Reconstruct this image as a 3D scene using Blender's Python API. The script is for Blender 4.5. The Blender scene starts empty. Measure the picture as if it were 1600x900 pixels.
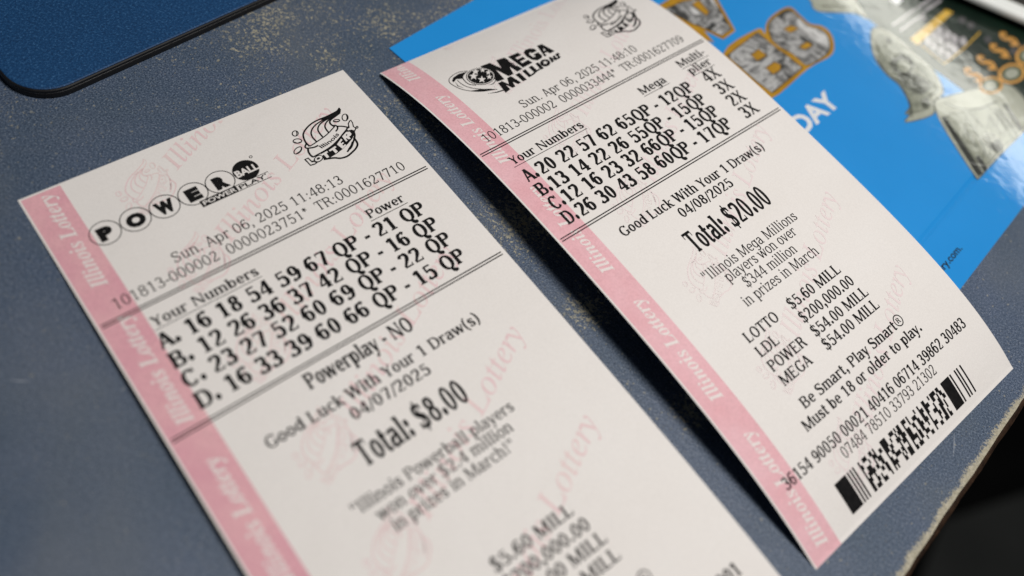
# Two lottery tickets on a worn counter: close-up, built in millimetres and scaled to metres.
import bpy, bmesh, math, random, json
import numpy as np
from mathutils import Vector, Matrix
from mathutils.geometry import tessellate_polygon

MM = 0.001
scene = bpy.context.scene
COL = scene.collection
random.seed(7)

# ---------------------------------------------------------------- camera
cam_data = bpy.data.cameras.new("camera")
cam_data.sensor_width = 36.0
cam_data.lens = 1388.2 / 1600.0 * 36.0
cam_data.clip_start = 0.01
cam_data.clip_end = 50.0
cam_data.dof.use_dof = True
cam_data.dof.focus_distance = 0.2165
cam_data.dof.aperture_fstop = 5.6
cam_data.dof.aperture_blades = 0
cam = bpy.data.objects.new("camera", cam_data)
COL.objects.link(cam)
right = Vector((0.9384178925688241, 0.2888357036162418, 0.18959376367169176))
up = Vector((-0.34550232836652023, 0.7845058340638731, 0.5149550829082669))
fwd = Vector((0.0, 0.5487481504627212, -0.8359877196249612))
cam.matrix_world = Matrix(((right.x, up.x, -fwd.x, 0.0), (right.y, up.y, -fwd.y, 0.0),
                           (right.z, up.z, -fwd.z, 171.9045 * MM), (0, 0, 0, 1)))
scene.camera = cam

# ---------------------------------------------------------------- light: a dim room, one ceiling panel, one far tube lamp
world = bpy.data.worlds.new("World")
scene.world = world
world.use_nodes = True
wb = world.node_tree.nodes["Background"]
wb.inputs["Color"].default_value = (0.75, 0.87, 1.0, 1)
wb.inputs["Strength"].default_value = 0.035

def area_lamp(name, loc, target, sx, sy, watts, colour, roll=0.0):
    d = bpy.data.lights.new(name, 'AREA')
    d.shape = 'RECTANGLE'; d.size = sx; d.size_y = sy
    d.energy = watts; d.color = colour
    o = bpy.data.objects.new(name, d)
    COL.objects.link(o)
    o.location = loc
    q = (Vector(target) - Vector(loc)).to_track_quat('-Z', 'Y')
    o.rotation_euler = (q.to_matrix() @ Matrix.Rotation(roll, 3, 'Z')).to_euler()
    return o

area_lamp("ceiling_panel", (0.105, 0.135, 0.50), (0.095, 0.128, 0.0), 0.14, 0.14, 2.42, (1.0, 0.962, 0.915))
area_lamp("tube_lamp", (0.572, 1.50, 0.858), (0.105, 0.25, 0.0), 0.74, 0.075, 1.35, (1.0, 1.0, 0.90), roll=math.radians(-12))

scene.cycles.use_denoising = True
scene.view_settings.view_transform = 'Standard'
scene.view_settings.look = 'None'
scene.view_settings.exposure = 0.0
scene.view_settings.gamma = 1.0

# ---------------------------------------------------------------- materials
class Mat:
    def __init__(self, name):
        self.m = bpy.data.materials.new(name); self.m.use_nodes = True
        self.nt = self.m.node_tree
        self.b = self.nt.nodes["Principled BSDF"]
        self._co = None
    def n(self, t, **kw):
        x = self.nt.nodes.new(t)
        for k, v in kw.items(): setattr(x, k, v)
        return x
    def link(self, a, b): self.nt.links.new(a, b)
    @property
    def co(self):
        if self._co is None: self._co = self.n("ShaderNodeTexCoord").outputs["Object"]
        return self._co
    def noise(self, scale, detail=3, rough=.55, dist=0.0, vec=None):
        x = self.n("ShaderNodeTexNoise")
        x.inputs["Scale"].default_value = scale; x.inputs["Detail"].default_value = detail
        x.inputs["Roughness"].default_value = rough; x.inputs["Distortion"].default_value = dist
        self.link(vec if vec is not None else self.co, x.inputs["Vector"])
        return x.outputs["Fac"]
    def ramp(self, fac, stops, interp='LINEAR'):
        x = self.n("ShaderNodeValToRGB"); cr = x.color_ramp; cr.interpolation = interp
        while len(cr.elements) < len(stops): cr.elements.new(0.5)
        for e, (p, c) in zip(cr.elements, stops):
            e.position = p
            e.color = (c, c, c, 1) if isinstance(c, (int, float)) else (*c, 1)
        self.link(fac, x.inputs["Fac"])
        return x.outputs["Color"]
    def mix(self, fac, a, b, mode='MIX'):
        x = self.n("ShaderNodeMix", data_type='RGBA', blend_type=mode)
        for sock, v in ((x.inputs[0], fac), (x.inputs[6], a), (x.inputs[7], b)):
            if isinstance(v, (int, float)): sock.default_value = v
            elif isinstance(v, tuple): sock.default_value = (*v, 1)
            else: self.link(v, sock)
        return x.outputs[2]
    def math(self, op, a, b=0.0, c=0.0, clamp=False):
        x = self.n("ShaderNodeMath", operation=op, use_clamp=clamp)
        for s, v in zip(x.inputs, (a, b, c)):
            if isinstance(v, (int, float)): s.default_value = v
            else: self.link(v, s)
        return x.outputs[0]
    def vdot(self, vec, d):
        x = self.n("ShaderNodeVectorMath", operation='DOT_PRODUCT')
        self.link(vec, x.inputs[0]); x.inputs[1].default_value = d
        return x.outputs["Value"]
    def vdist(self, vec, d):
        x = self.n("ShaderNodeVectorMath", operation='DISTANCE')
        self.link(vec, x.inputs[0]); x.inputs[1].default_value = d
        return x.outputs["Value"]
    def bump(self, height, strength, dist):
        x = self.n("ShaderNodeBump"); x.inputs["Strength"].default_value = strength
        x.inputs["Distance"].default_value = dist
        self.link(height, x.inputs["Height"])
        return x.outputs["Normal"]
    def base(self, v):
        if isinstance(v, tuple): self.b.inputs["Base Color"].default_value = (*v, 1)
        else: self.link(v, self.b.inputs["Base Color"])
    def set(self, **kw):
        for k, v in kw.items(): self.b.inputs[k.replace("_", " ")].default_value = v
        return self

def noisy(name, c0, c1, scale, rough=0.7, spec=0.3, detail=4, bump=None):
    m = Mat(name)
    m.base(m.ramp(m.noise(scale, detail), [(0.3, c0), (0.7, c1)]))
    m.set(Roughness=rough, Specular_IOR_Level=spec)
    if bump:
        m.link(m.bump(m.noise(bump[0], 3), bump[1], bump[2]), m.b.inputs["Normal"])
    return m.m

def paper_mat(name, tint):
    m = Mat(name)
    a = m.ramp(m.noise(38, 5, .6), [(0.25, tuple(x * k for x, k in zip(tint, (.965, .955, .945)))), (0.75, tint)])
    fib = m.ramp(m.noise(2600, 3, .7), [(0.35, 0.93), (0.65, 1.0)])
    m.base(m.mix(1.0, a, fib, 'MULTIPLY'))
    m.set(Roughness=0.62, Specular_IOR_Level=0.28)
    hh = m.math('ADD', m.math('MULTIPLY', m.noise(1400, 4, .6), 0.05), m.noise(48, 3, .5, 0.8))
    m.link(m.bump(hh, 0.30, 0.0011), m.b.inputs["Normal"])
    return m.m

def tint_print(name, c0, c1, rough=0.65, grain=2200, lo=0.86):
    m = Mat(name)
    a = m.ramp(m.noise(85, 5, .62), [(0.32, c0), (0.68, c1)])
    g = m.ramp(m.noise(grain, 2, .7), [(0.33, lo), (0.62, 1.0)])
    m.base(m.mix(1.0, a, g, 'MULTIPLY'))
    m.set(Roughness=rough, Specular_IOR_Level=0.25)
    return m.m

PAPER = paper_mat("thermal_paper", (0.828, 0.799, 0.783))
PAPER_INK = paper_mat("unprinted_paper", (0.828, 0.799, 0.783))
PINK = tint_print("pink_band_ink", (0.79, 0.43, 0.475), (0.84, 0.515, 0.565))
PINK_L = tint_print("pink_band_ink_dusty", (0.74, 0.37, 0.44), (0.81, 0.465, 0.50))
BANDTXT = tint_print("band_lettering_pale", (0.80, 0.73, 0.72), (0.82, 0.755, 0.74), lo=.93)
WATER_L = tint_print("watermark_ink", (0.80, 0.58, 0.61), (0.80, 0.65, 0.635), lo=.93)
WATER_R = tint_print("watermark_ink_faint", (0.80, 0.665, 0.685), (0.80, 0.72, 0.715), lo=.96)
BLACK = noisy("thermal_black", (0.006, 0.006, 0.0065), (0.013, 0.0125, 0.013), 900, 0.7, 0.08)
GREYBLACK = noisy("thermal_black_light", (0.012, 0.012, 0.012), (0.035, 0.034, 0.033), 700, 0.7, 0.08)

def counter_mat():
    m = Mat("blue_grey_laminate")
    co = m.co
    g1 = m.ramp(m.noise(2300, 2, .75), [(0.30, (0.022, 0.036, 0.068)), (0.48, (0.062, 0.092, 0.148)), (0.62, (0.130, 0.170, 0.245)), (0.76, (0.31, 0.335, 0.37))])
    g2 = m.ramp(m.noise(28, 4, .6), [(0.28, (0.70, 0.76, 0.75)), (0.72, (1.08, 1.03, 1.04))])
    base = m.mix(1.0, g1, g2, 'MULTIPLY')
    # grey-green worn film in soft patches
    film = m.ramp(m.noise(16, 3, .6, 0.4), [(0.50, 0.0), (0.72, 0.55)])
    base = m.mix(film, base, (0.135, 0.15, 0.165))
    # cream chips: fine everywhere, dense in worn spots
    wear = m.ramp(m.noise(20, 4, .62, 0.6), [(0.42, 0.0), (0.70, 1.0)])
    d = m.vdot(co, (0.888, -0.459, 0.0))
    e0 = (98.3 * 0.888 - 79.0 * 0.459) * MM
    dist = m.math('SUBTRACT', e0, d)             # metres inwards from the edge
    wear = m.math('MULTIPLY', wear, m.math('MULTIPLY_ADD', dist, 22.0, -0.3, clamp=True))
    for (x, y, r) in ((-3, 133, 20), (-14, 148, 11), (-58, 180, 17), (-40, 186, 15), (-20, 200, 16), (18, 114, 10), (47, 99, 9), (-66, 160, 9)):
        d = m.vdist(co, (x * MM, y * MM, 0))
        s = m.math('SUBTRACT', 1.0, m.math('DIVIDE', d, r * MM), clamp=True)
        wear = m.math('MAXIMUM', wear, m.math('MULTIPLY', s, 1.45 if y < 150 and x > -20 else 1.05))
    far = m.math('MULTIPLY_ADD', m.vdist(co, (-75 * MM, 15 * MM, 0)), 9.0, -0.25, clamp=True)
    chips = m.noise(1050, 5, .66, 0.5)
    fine = m.noise(1700, 3, .6, 0.3)
    th = m.math('MULTIPLY_ADD', m.math('MULTIPLY', wear, far), -0.155, 0.680)
    c = m.math('MULTIPLY', m.math('SUBTRACT', chips, th), 26.0, clamp=True)
    th2 = m.math('MULTIPLY_ADD', m.math('MULTIPLY', wear, far), -0.085, 0.675)
    f = m.math('MULTIPLY', m.math('SUBTRACT', fine, th2), 30.0, clamp=True)
    vo = m.n("ShaderNodeTexVoronoi", feature='F1'); vo.inputs["Scale"].default_value = 720; vo.inputs["Randomness"].default_value = 1.0
    warp = m.n("ShaderNodeVectorMath", operation='ADD'); wn = m.n("ShaderNodeTexNoise"); wn.inputs["Scale"].default_value = 1800
    m.link(co, wn.inputs["Vector"]); sc = m.n("ShaderNodeVectorMath", operation='SCALE'); m.link(wn.outputs["Color"], sc.inputs[0]); sc.inputs["Scale"].default_value = 0.0007
    m.link(co, warp.inputs[0]); m.link(sc.outputs[0], warp.inputs[1]); m.link(warp.outputs[0], vo.inputs["Vector"])
    sep = m.n("ShaderNodeSeparateColor"); m.link(vo.outputs["Color"], sep.inputs[0])
    size = m.math('MULTIPLY_ADD', sep.outputs[0], 0.55, -0.28)      # few cells carry a fleck
    size = m.math('ADD', size, m.math('MULTIPLY', m.math('MULTIPLY', wear, far), 0.20))
    fleck = m.math('MULTIPLY', m.math('MULTIPLY', m.math('SUBTRACT', size, vo.outputs["Distance"]), 9.0, clamp=True), m.math('MULTIPLY_ADD', sep.outputs[1], 0.7, 0.25))
    chip = m.math('MAXIMUM', m.math('MAXIMUM', c, m.math('MULTIPLY', f, 0.75)), m.math('MULTIPLY', fleck, m.math('MULTIPLY_ADD', far, 0.75, 0.2)))
    creamc = m.ramp(m.noise(240, 3), [(0.35, (0.31, 0.29, 0.215)), (0.62, (0.47, 0.43, 0.31)), (0.8, (0.42, 0.31, 0.15))])
    base = m.mix(m.math('MULTIPLY', chip, 0.85), base, creamc)
    # worn rim along the counter edge
    wob = m.math('MULTIPLY_ADD', m.noise(160, 2, .5), 0.0030, -0.0003)
    wob = m.math('ADD', wob, m.math('MULTIPLY_ADD', m.noise(1700, 4, .8, 0.4), 0.0058, -0.0026))
    rim = m.math('MULTIPLY', m.math('SUBTRACT', wob, dist), 2200.0, clamp=True)
    rimc = m.ramp(m.noise(1100, 3, .7), [(0.3, (0.27, 0.245, 0.175)), (0.7, (0.52, 0.48, 0.38))])
    base = m.mix(rim, base, rimc)
    m.base(base)
    m.set(Specular_IOR_Level=0.42)
    m.link(m.ramp(m.noise(300, 3), [(0.3, 0.42), (0.7, 0.56)]), m.b.inputs["Roughness"])
    h = m.math('ADD', m.noise(1300, 3, .6), m.math('MULTIPLY', chip, -0.35))
    m.link(m.bump(h, 0.45, 0.0003), m.b.inputs["Normal"])
    return m.m
COUNTER = counter_mat()
EDGE = noisy("raw_brown_board", (0.012, 0.006, 0.0035), (0.045, 0.023, 0.012), 500, 0.8, 0.2, 6, (700, .5, .0006))
SCRATCH = noisy("pale_scratch", (0.20, 0.23, 0.29), (0.34, 0.36, 0.40), 900, 0.6, 0.3)
FLOOR_SHADE = noisy("shade_black_floor", (0.004, 0.004, 0.004), (0.009, 0.009, 0.009), 14, 0.85, 0.1)  # shade beside the counter edge is put into this near-black colour
FLOOR_LIT = noisy("dark_grey_lit_floor", (0.055, 0.057, 0.056), (0.08, 0.082, 0.08), 9, 0.9, 0.1)  # paler copy of the floor colour, painted where the floor is lit

def pad_mat():
    m = Mat("blue_pad_cloth")
    a = m.ramp(m.noise(1700, 2, .72), [(0.28, (0.002, 0.030, 0.098)), (0.55, (0.006, 0.058, 0.170)), (0.75, (0.045, 0.140, 0.30))])
    b = m.ramp(m.noise(18, 3), [(0.3, 0.82), (0.7, 1.05)])
    m.base(m.mix(1.0, a, b, 'MULTIPLY'))
    m.set(Roughness=0.6, Specular_IOR_Level=0.35)
    m.link(m.bump(m.noise(2300, 2, .6), 0.4, 0.0003), m.b.inputs["Normal"])
    return m.m
PADTOP = pad_mat()
RUBBER = noisy("black_rubber", (0.006, 0.006, 0.007), (0.012, 0.012, 0.013), 300, 0.5, 0.35)
STITCH = noisy("grey_rim_seam", (0.05, 0.05, 0.052), (0.12, 0.12, 0.12), 900, 0.5, 0.4)

def gloss(name, c0, c1, scale, coat=1.0, detail=3, rough=0.45):
    m = Mat(name)
    if c1 is None: m.base(c0)
    else: m.base(m.ramp(m.noise(scale, detail, .6), [(0.3, c0), (0.7, c1)]))
    m.set(Roughness=rough, Specular_IOR_Level=0.2, Coat_Weight=coat, Coat_Roughness=0.06, Coat_IOR=1.5)
    h = m.math('ADD', m.noise(260, 2, .5, 0.6), m.math('MULTIPLY', m.noise(60, 1), 2.0))
    m.link(m.bump(h, 0.065, 0.0004), m.b.inputs["Coat Normal"])
    return m.m
CARD = gloss("glossy_blue_card", (0.014, 0.275, 0.72), (0.018, 0.295, 0.765), 25)
GOLD = gloss("printed_gold", (0.34, 0.17, 0.010), (0.56, 0.30, 0.02), 70)
DARKLINE = gloss("printed_dark_outline", (0.035, 0.03, 0.02), (0.07, 0.055, 0.03), 200)
WHITEPR = gloss("printed_white", (0.74, 0.76, 0.80), (0.78, 0.80, 0.83), 90)
BLACKPR = gloss("printed_black", (0.012, 0.014, 0.016), (0.02, 0.022, 0.024), 90)
BILL = gloss("printed_note_paper", (0.36, 0.375, 0.305), (0.44, 0.455, 0.375), 700, detail=6)
BILLIN = gloss("printed_note_field", (0.20, 0.215, 0.165), (0.33, 0.345, 0.275), 850, detail=6)
BILLDK = gloss("printed_note_ink", (0.008, 0.009, 0.008), (0.035, 0.037, 0.032), 500, detail=5)
BILLMID = gloss("printed_note_shading", (0.025, 0.03, 0.022), (0.13, 0.14, 0.11), 420, detail=5)
PANEL = gloss("printed_green_black", (0.004, 0.010, 0.007), (0.008, 0.028, 0.016), 35)
YELLOW = gloss("printed_yellow", (0.66, 0.40, 0.03), (0.74, 0.46, 0.05), 60)
ORANGE = gloss("printed_orange", (0.66, 0.32, 0.06), (0.80, 0.42, 0.10), 120)
GREYPR = gloss("printed_grey", (0.06, 0.06, 0.065), (0.10, 0.095, 0.10), 120)
TEXTGREY = gloss("printed_pale_text", (0.40, 0.38, 0.40), (0.55, 0.53, 0.55), 300)
GREENPR = gloss("printed_dull_green", (0.05, 0.07, 0.035), (0.09, 0.11, 0.05), 120)

def marble():
    m = Mat("printed_silver_money_pattern")
    v = m.noise(62, 6, .64, 1.0)
    m.base(m.ramp(v, [(0.30, 0.01), (0.41, 0.04), (0.45, 0.24), (0.49, 0.52), (0.525, 0.06), (0.58, 0.34), (0.63, 0.74), (0.70, 0.22)]))
    m.set(Roughness=0.45, Coat_Weight=1.0, Coat_Roughness=0.07)
    return m.m
MARBLE = marble()
WHITEPL = noisy("white_plastic_lip", (0.88, 0.91, 0.89), (0.93, 0.95, 0.93), 120, 0.35, 0.5)
DEVDARK = noisy("dark_grey_brown_casing", (0.030, 0.027, 0.023), (0.05, 0.046, 0.040), 160, 0.6, 0.3)

# ---------------------------------------------------------------- object helpers (all coordinates in mm)
def thing(name, loc, label, cat, group=None):
    o = bpy.data.objects.new(name, None); COL.objects.link(o)
    o.empty_display_size = 0.01
    o.location = Vector(loc) * MM
    o["label"] = label; o["category"] = cat
    if group: o["group"] = group
    return o

def mesh_obj(name, verts, faces, mats, parent=None, fmats=None, smooth=False, label=None):
    off = Vector((0, 0, 0)); p = parent
    while p is not None: off += p.location; p = p.parent
    me = bpy.data.meshes.new(name)
    me.from_pydata([tuple(Vector(v) * MM - off) for v in verts], [], faces)
    for m in mats: me.materials.append(m)
    if fmats: me.polygons.foreach_set("material_index", fmats)
    if smooth: me.polygons.foreach_set("use_smooth", [True] * len(me.polygons))
    me.update()
    o = bpy.data.objects.new(name, me); COL.objects.link(o)
    if parent is not None: o.parent = parent
    if label: o["label"] = label
    # textures follow the counter's millimetre grid, so shift is harmless
    return o

def tess(poly):
    return tessellate_polygon([[Vector((p[0], p[1], 0)) for p in poly]])

def catmull(pts, n=7, closed=False):
    P = [np.array(p, float) for p in pts]; out = []
    m = len(P)
    for i in range(m if closed else m - 1):
        if closed: p0, p1, p2, p3 = P[i - 1], P[i], P[(i + 1) % m], P[(i + 2) % m]
        else:
            p1, p2 = P[i], P[i + 1]
            p0 = P[i - 1] if i > 0 else 2 * p1 - p2
            p3 = P[i + 2] if i + 2 < m else 2 * p2 - p1
        for k in range(n):
            t = k / n
            out.append(0.5 * ((2 * p1) + (-p0 + p2) * t + (2 * p0 - 5 * p1 + 4 * p2 - p3) * t * t + (-p0 + 3 * p1 - 3 * p2 + p3) * t ** 3))
    if not closed: out.append(P[-1])
    return out

def strip(pts, widths, closed=False):
    """quads along a path; widths are full widths per point"""
    P = np.array(pts, float); n = len(P)
    if closed: T = np.roll(P, -1, 0) - np.roll(P, 1, 0)
    else: T = np.gradient(P, axis=0)
    L = np.linalg.norm(T, axis=1); L[L < 1e-9] = 1; T = T / L[:, None]
    N = np.stack([-T[:, 1], T[:, 0]], -1)
    w = np.broadcast_to(np.asarray(widths, float), (n,))[:, None] / 2
    A = P + N * w; B = P - N * w
    return [[A[i], B[i], B[(i + 1) % n], A[(i + 1) % n]] for i in range(n if closed else n - 1)]

def ellipse3(c, a, b, n=28):
    c, a, b = (np.array(q, float) for q in (c, a, b))
    return [c + (a - c) * math.cos(2 * math.pi * i / n) + (b - c) * math.sin(2 * math.pi * i / n) for i in range(n)]
# ---------------------------------------------------------------- a slab-serif receipt typeface drawn from strokes
def build_font(st, hr, sf, so, xs):
    h = st / 2; k = hr / 2; CAP = 0.73; XH = 0.53; ASC = 0.76
    G = {}
    def rect(x0, y0, x1, y1): return [[(x0, y0), (x1, y0), (x1, y1), (x0, y1)]]
    def stem(x, y0, y1, fl=""):
        x *= xs; r = rect(x - h, y0, x + h, y1)
        lo = so if 'b' in fl or 'l' in fl else 0; ro = so if 'b' in fl or 'r' in fl else 0
        if lo or ro: r += rect(x - h - lo, y0, x + h + ro, y0 + sf)
        lo = so if 't' in fl or 'q' in fl else 0; ro = so if 't' in fl or 'e' in fl else 0
        if lo or ro: r += rect(x - h - lo, y1 - sf, x + h + ro, y1)
        return r
    def thin(x, y0, y1, fl=""):
        x *= xs; w = hr * .62; r = rect(x - w, y0, x + w, y1)
        if 'b' in fl: r += rect(x - w - so, y0, x + w + so, y0 + sf)
        if 't' in fl: r += rect(x - w - so, y1 - sf, x + w + so, y1)
        if 'q' in fl: r += rect(x - w - so, y1 - sf, x + w, y1)
        return r
    def foot(x, y, w=None):
        x *= xs; w = w or (h + so)
        return rect(x - w, y, x + w, y + sf)
    def bar(x0, x1, y, t=None):
        t = (t or hr) / 2
        return rect(x0 * xs, y - t, x1 * xs, y + t)
    def R(x0, y0, x1, y1): return rect(x0 * xs, y0, x1 * xs, y1)
    def curve(pts, ws=None, closed=False, mul=1.0, n=6):
        P = catmull([(x * xs, y) for x, y in pts], n, closed)
        if ws is not None:
            W = np.interp(np.linspace(0, len(ws) - 1, len(P)), range(len(ws)), ws)
            w = hr + (st - hr) * W
        else:
            A = np.array(P)
            T = (np.roll(A, -1, 0) - np.roll(A, 1, 0)) if closed else np.gradient(A, axis=0)
            ty = np.abs(T[:, 1]) / np.maximum(np.linalg.norm(T, axis=1), 1e-9)
            w = hr + (st - hr) * ty ** 1.6
        return strip(P, w * mul, closed)
    def ell(cx, cy, rx, ry, a0=0, a1=360, n=26):
        full = abs(a1 - a0) >= 360
        m = n + (0 if full else 1)
        P = [(cx * xs + (rx * xs - h) * math.cos(math.radians(a0 + (a1 - a0) * i / n)), cy + (ry - k) * math.sin(math.radians(a0 + (a1 - a0) * i / n))) for i in range(m)]
        A = np.array(P)
        ang = [math.radians(a0 + (a1 - a0) * i / n) for i in range(m)]
        w = np.array([hr + (st - hr) * abs(math.cos(a)) ** 1.6 for a in ang])
        return strip(P, w, full)
    def diag(x0, y0, x1, y1, kind='s'):
        w = {'s': st * .53, 'h': hr * .66}[kind]
        x0 *= xs; x1 *= xs
        return [[(x0 - w, y0), (x0 + w, y0), (x1 + w, y1), (x1 - w, y1)]]
    def dot(x, y, r=None):
        r = r or st * .62; x *= xs
        return [[(x + r * math.cos(i * math.pi / 6), y + r * math.sin(i * math.pi / 6)) for i in range(12)]]
    def add(ch, adv, *ops): G[ch] = ([p for o in ops for p in o], adv * xs)
    C1 = CAP - k
    add('A', .72, diag(.09, 0, .35, CAP, 'h'), diag(.62, 0, .36, CAP), bar(.18, .54, .24), foot(.09, 0, so * 1.3), foot(.62, 0))
    add('B', .735, stem(.15, 0, CAP, "lq"), bar(.15, .42, C1), ell(.40, .55, .24, .18, 90, -90), bar(.15, .44, .385), ell(.42, .195, .27, .195, 90, -90), bar(.15, .44, k))
    cc = ell(.41, .365, .36, .38, 38, 322)
    add('C', .765, cc, R(.655, .52, .70, .73))
    add('D', .80, stem(.15, 0, CAP, "lq"), bar(.15, .40, C1), ell(.39, .365, .36, .365, 90, -90), bar(.15, .40, k))
    add('E', .73, stem(.15, 0, CAP, "lq"), bar(.15, .62, C1), R(.59, .55, .63, .73), bar(.15, .48, .38), R(.455, .28, .49, .48), bar(.15, .66, k), R(.625, 0, .665, .2))
    add('G', .80, ell(.41, .365, .36, .38, 40, 318), R(.645, .53, .69, .73), stem(.65, .05, .33), foot(.65, .33 - sf))
    add('I', .395, stem(.2, 0, CAP, "bt"))
    add('L', .664, stem(.16, 0, CAP, "lt"), bar(.16, .60, k), R(.57, 0, .61, .21))
    add('M', 1.02, thin(.15, 0, CAP, "b"), stem(.86, 0, CAP, "b"), diag(.17, CAP, .49, .02), diag(.49, .02, .84, CAP, 'h'), foot(.13, CAP - sf, so * 1.2), foot(.89, CAP - sf, so * 1.2))
    add('N', .875, thin(.16, 0, CAP, "b"), thin(.74, 0, CAP, "t"), diag(.18, CAP, .72, 0), foot(.13, CAP - sf, so * 1.2))
    add('O', .82, ell(.41, .365, .36, .38))
    add('P', .67, stem(.15, 0, CAP, "bq"), bar(.15, .38, C1), ell(.37, .53, .27, .20, 90, -90), bar(.15, .38, .33 + k))
    add('Q', .82, ell(.41, .365, .36, .38), curve([(.42, .02), (.49, -.08), (.60, -.14), (.72, -.13)], [.3, .9, .8, .2]))
    add('R', .75, stem(.15, 0, CAP, "bq"), bar(.15, .38, C1), ell(.37, .54, .26, .19, 90, -90), bar(.15, .38, .35 + k), curve([(.38, .37), (.49, .30), (.56, .14), (.62, .04), (.72, k)], [.2, .8, 1, .7, 0]))
    S = curve([(.565, .56), (.52, .65), (.42, CAP - k), (.31, CAP - k), (.19, .66), (.135, .555), (.19, .455), (.34, .385), (.49, .315), (.555, .20), (.51, .085), (.39, k), (.28, k), (.17, .07), (.115, .18)],
              [0, .2, .1, .1, .6, 1, .95, .9, .95, 1, .6, .1, .1, .2, 0])
    add('S', .685, S, R(.55, .53, .59, .72), R(.085, .01, .125, .20))
    add('T', .667, stem(.333, 0, CAP, "b"), bar(.03, .635, C1), R(.03, .53, .07, .73), R(.595, .53, .635, .73))
    add('W', 1.03, diag(.09, CAP, .30, 0), diag(.30, 0, .51, CAP, 'h'), diag(.53, CAP, .74, 0), diag(.74, 0, .94, CAP, 'h'), foot(.09, CAP - sf), foot(.53, CAP - sf), foot(.94, CAP - sf, so * 1.1))
    add('X', .71, diag(.11, CAP, .61, 0), diag(.59, CAP, .10, 0, 'h'), foot(.12, CAP - sf), foot(.59, CAP - sf, so * 1.2), foot(.10, 0, so * 1.2), foot(.61, 0))
    add('Y', .66, diag(.10, CAP, .335, .32), diag(.58, CAP, .335, .32, 'h'), stem(.335, 0, .35, "b"), foot(.10, CAP - sf), foot(.58, CAP - sf, so * 1.1))
    X1 = XH - k
    add('a', .60, curve([(.11, .41), (.15, .49), (.27, X1), (.39, .48), (.43, .34)], [.5, .3, 0, .6, 1]), stem(.43, .04, .36), R(.43, 0, .56, sf), curve([(.43, .31), (.30, .305), (.15, .25), (.09, .155), (.14, .06), (.24, k), (.36, .06), (.43, .15)], [0, 0, .7, 1, .7, 0, .2, .3]))
    add('b', .64, stem(.14, 0, ASC, "q"), ell(.35, .265, .25, .28))
    add('c', .56, ell(.31, .265, .26, .28, 48, 318), R(.455, .37, .50, .53))
    add('d', .64, ell(.29, .265, .25, .28), stem(.49, 0, ASC, "qr"))
    add('e', .59, ell(.31, .265, .26, .28, 5, 318), bar(.10, .54, .275))
    add('f', .37, stem(.16, 0, .60, "b"), curve([(.16, .58), (.19, .71), (.28, ASC - k), (.38, .70)], [1, .6, 0, .4]), bar(.03, .34, X1))
    add('g', .64, ell(.29, .265, .25, .28), stem(.49, -.06, XH, "e"), curve([(.49, -.04), (.45, -.16), (.32, -.22), (.13, -.17)], [1, .7, 0, .3]))
    arch = lambda a, b, y: curve([(a, y), (a + .07, .47), (a + .19, X1), (b - .04, .46), (b, .33)], [0, .1, 0, .65, 1])
    add('h', .644, stem(.14, 0, ASC, "bq"), arch(.14, .49, .38), stem(.49, 0, .35, "b"))
    add('i', .32, stem(.16, 0, XH, "bq"), dot(.15, .69))
    add('k', .606, stem(.14, 0, ASC, "bq"), diag(.46, XH, .17, .23, 'h'), diag(.28, .31, .49, 0), foot(.50, 0), foot(.46, XH - sf))
    add('l', .32, stem(.16, 0, ASC, "bq"))
    add('m', .948, stem(.14, 0, XH, "bq"), arch(.14, .47, .36), stem(.47, 0, .35, "b"), arch(.47, .80, .36), stem(.80, 0, .35, "b"))
    add('n', .644, stem(.14, 0, XH, "bq"), arch(.14, .49, .36), stem(.49, 0, .35, "b"))
    add('o', .60, ell(.30, .265, .26, .28))
    add('p', .64, stem(.14, -.23, XH, "bq"), ell(.35, .265, .25, .28))
    add('r', .478, stem(.14, 0, XH, "bq"), curve([(.14, .32), (.20, .44), (.31, .50), (.43, X1)], [0, .1, .1, .2]), R(.395, .37, .44, .53))
    add('s', .513, curve([(.405, .39), (.35, .48), (.25, X1), (.15, .48), (.11, .39), (.17, .315), (.27, .27), (.37, .22), (.415, .13), (.36, .05), (.26, k), (.15, .05), (.095, .15)],
                         [0, .2, 0, .6, 1, .9, .8, .9, 1, .6, 0, .2, 0]), R(.39, .37, .43, .52), R(.07, .01, .11, .16))
    add('t', .40, curve([(.17, .68), (.17, .40), (.17, .15), (.20, .05), (.27, k), (.36, .06)], [1, 1, 1, .6, 0, .1]), bar(.03, .36, X1))
    add('u', .644, stem(.15, .16, XH, "q"), curve([(.15, .19), (.18, .06), (.28, k), (.40, .06), (.48, .16)], [1, .6, 0, .1, 0]), stem(.49, 0, XH, "qr"))
    add('v', .565, diag(.08, XH, .285, 0), diag(.49, XH, .285, 0, 'h'), foot(.08, XH - sf), foot(.49, XH - sf, so * 1.1))
    add('w', .856, diag(.08, XH, .25, 0), diag(.25, 0, .43, XH, 'h'), diag(.43, XH, .60, 0), diag(.60, 0, .78, XH, 'h'), foot(.08, XH - sf), foot(.43, XH - sf, h), foot(.78, XH - sf, so * 1.1))
    add('y', .565, diag(.08, XH, .285, 0), diag(.49, XH, .22, -.13, 'h'), curve([(.235, -.10), (.19, -.19), (.13, -.21), (.05, -.17)], [.2, .2, .2, .6]), foot(.08, XH - sf), foot(.49, XH - sf, so * 1.1))
    add('z', .527, bar(.06, .47, X1, hr * 1.1), bar(.05, .49, k, hr * 1.1), diag(.40, XH - hr, .11, hr, 's'), R(.055, .38, .095, .53), R(.45, 0, .49, .16))
    add('0', .636, ell(.318, .365, .27, .38))
    add('1', .636, stem(.34, 0, CAP, ""), foot(.34, 0, h + so * 1.7), curve([(.12, .60), (.22, .64), (.34, .70)], [.3, .3, .3]))
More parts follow.
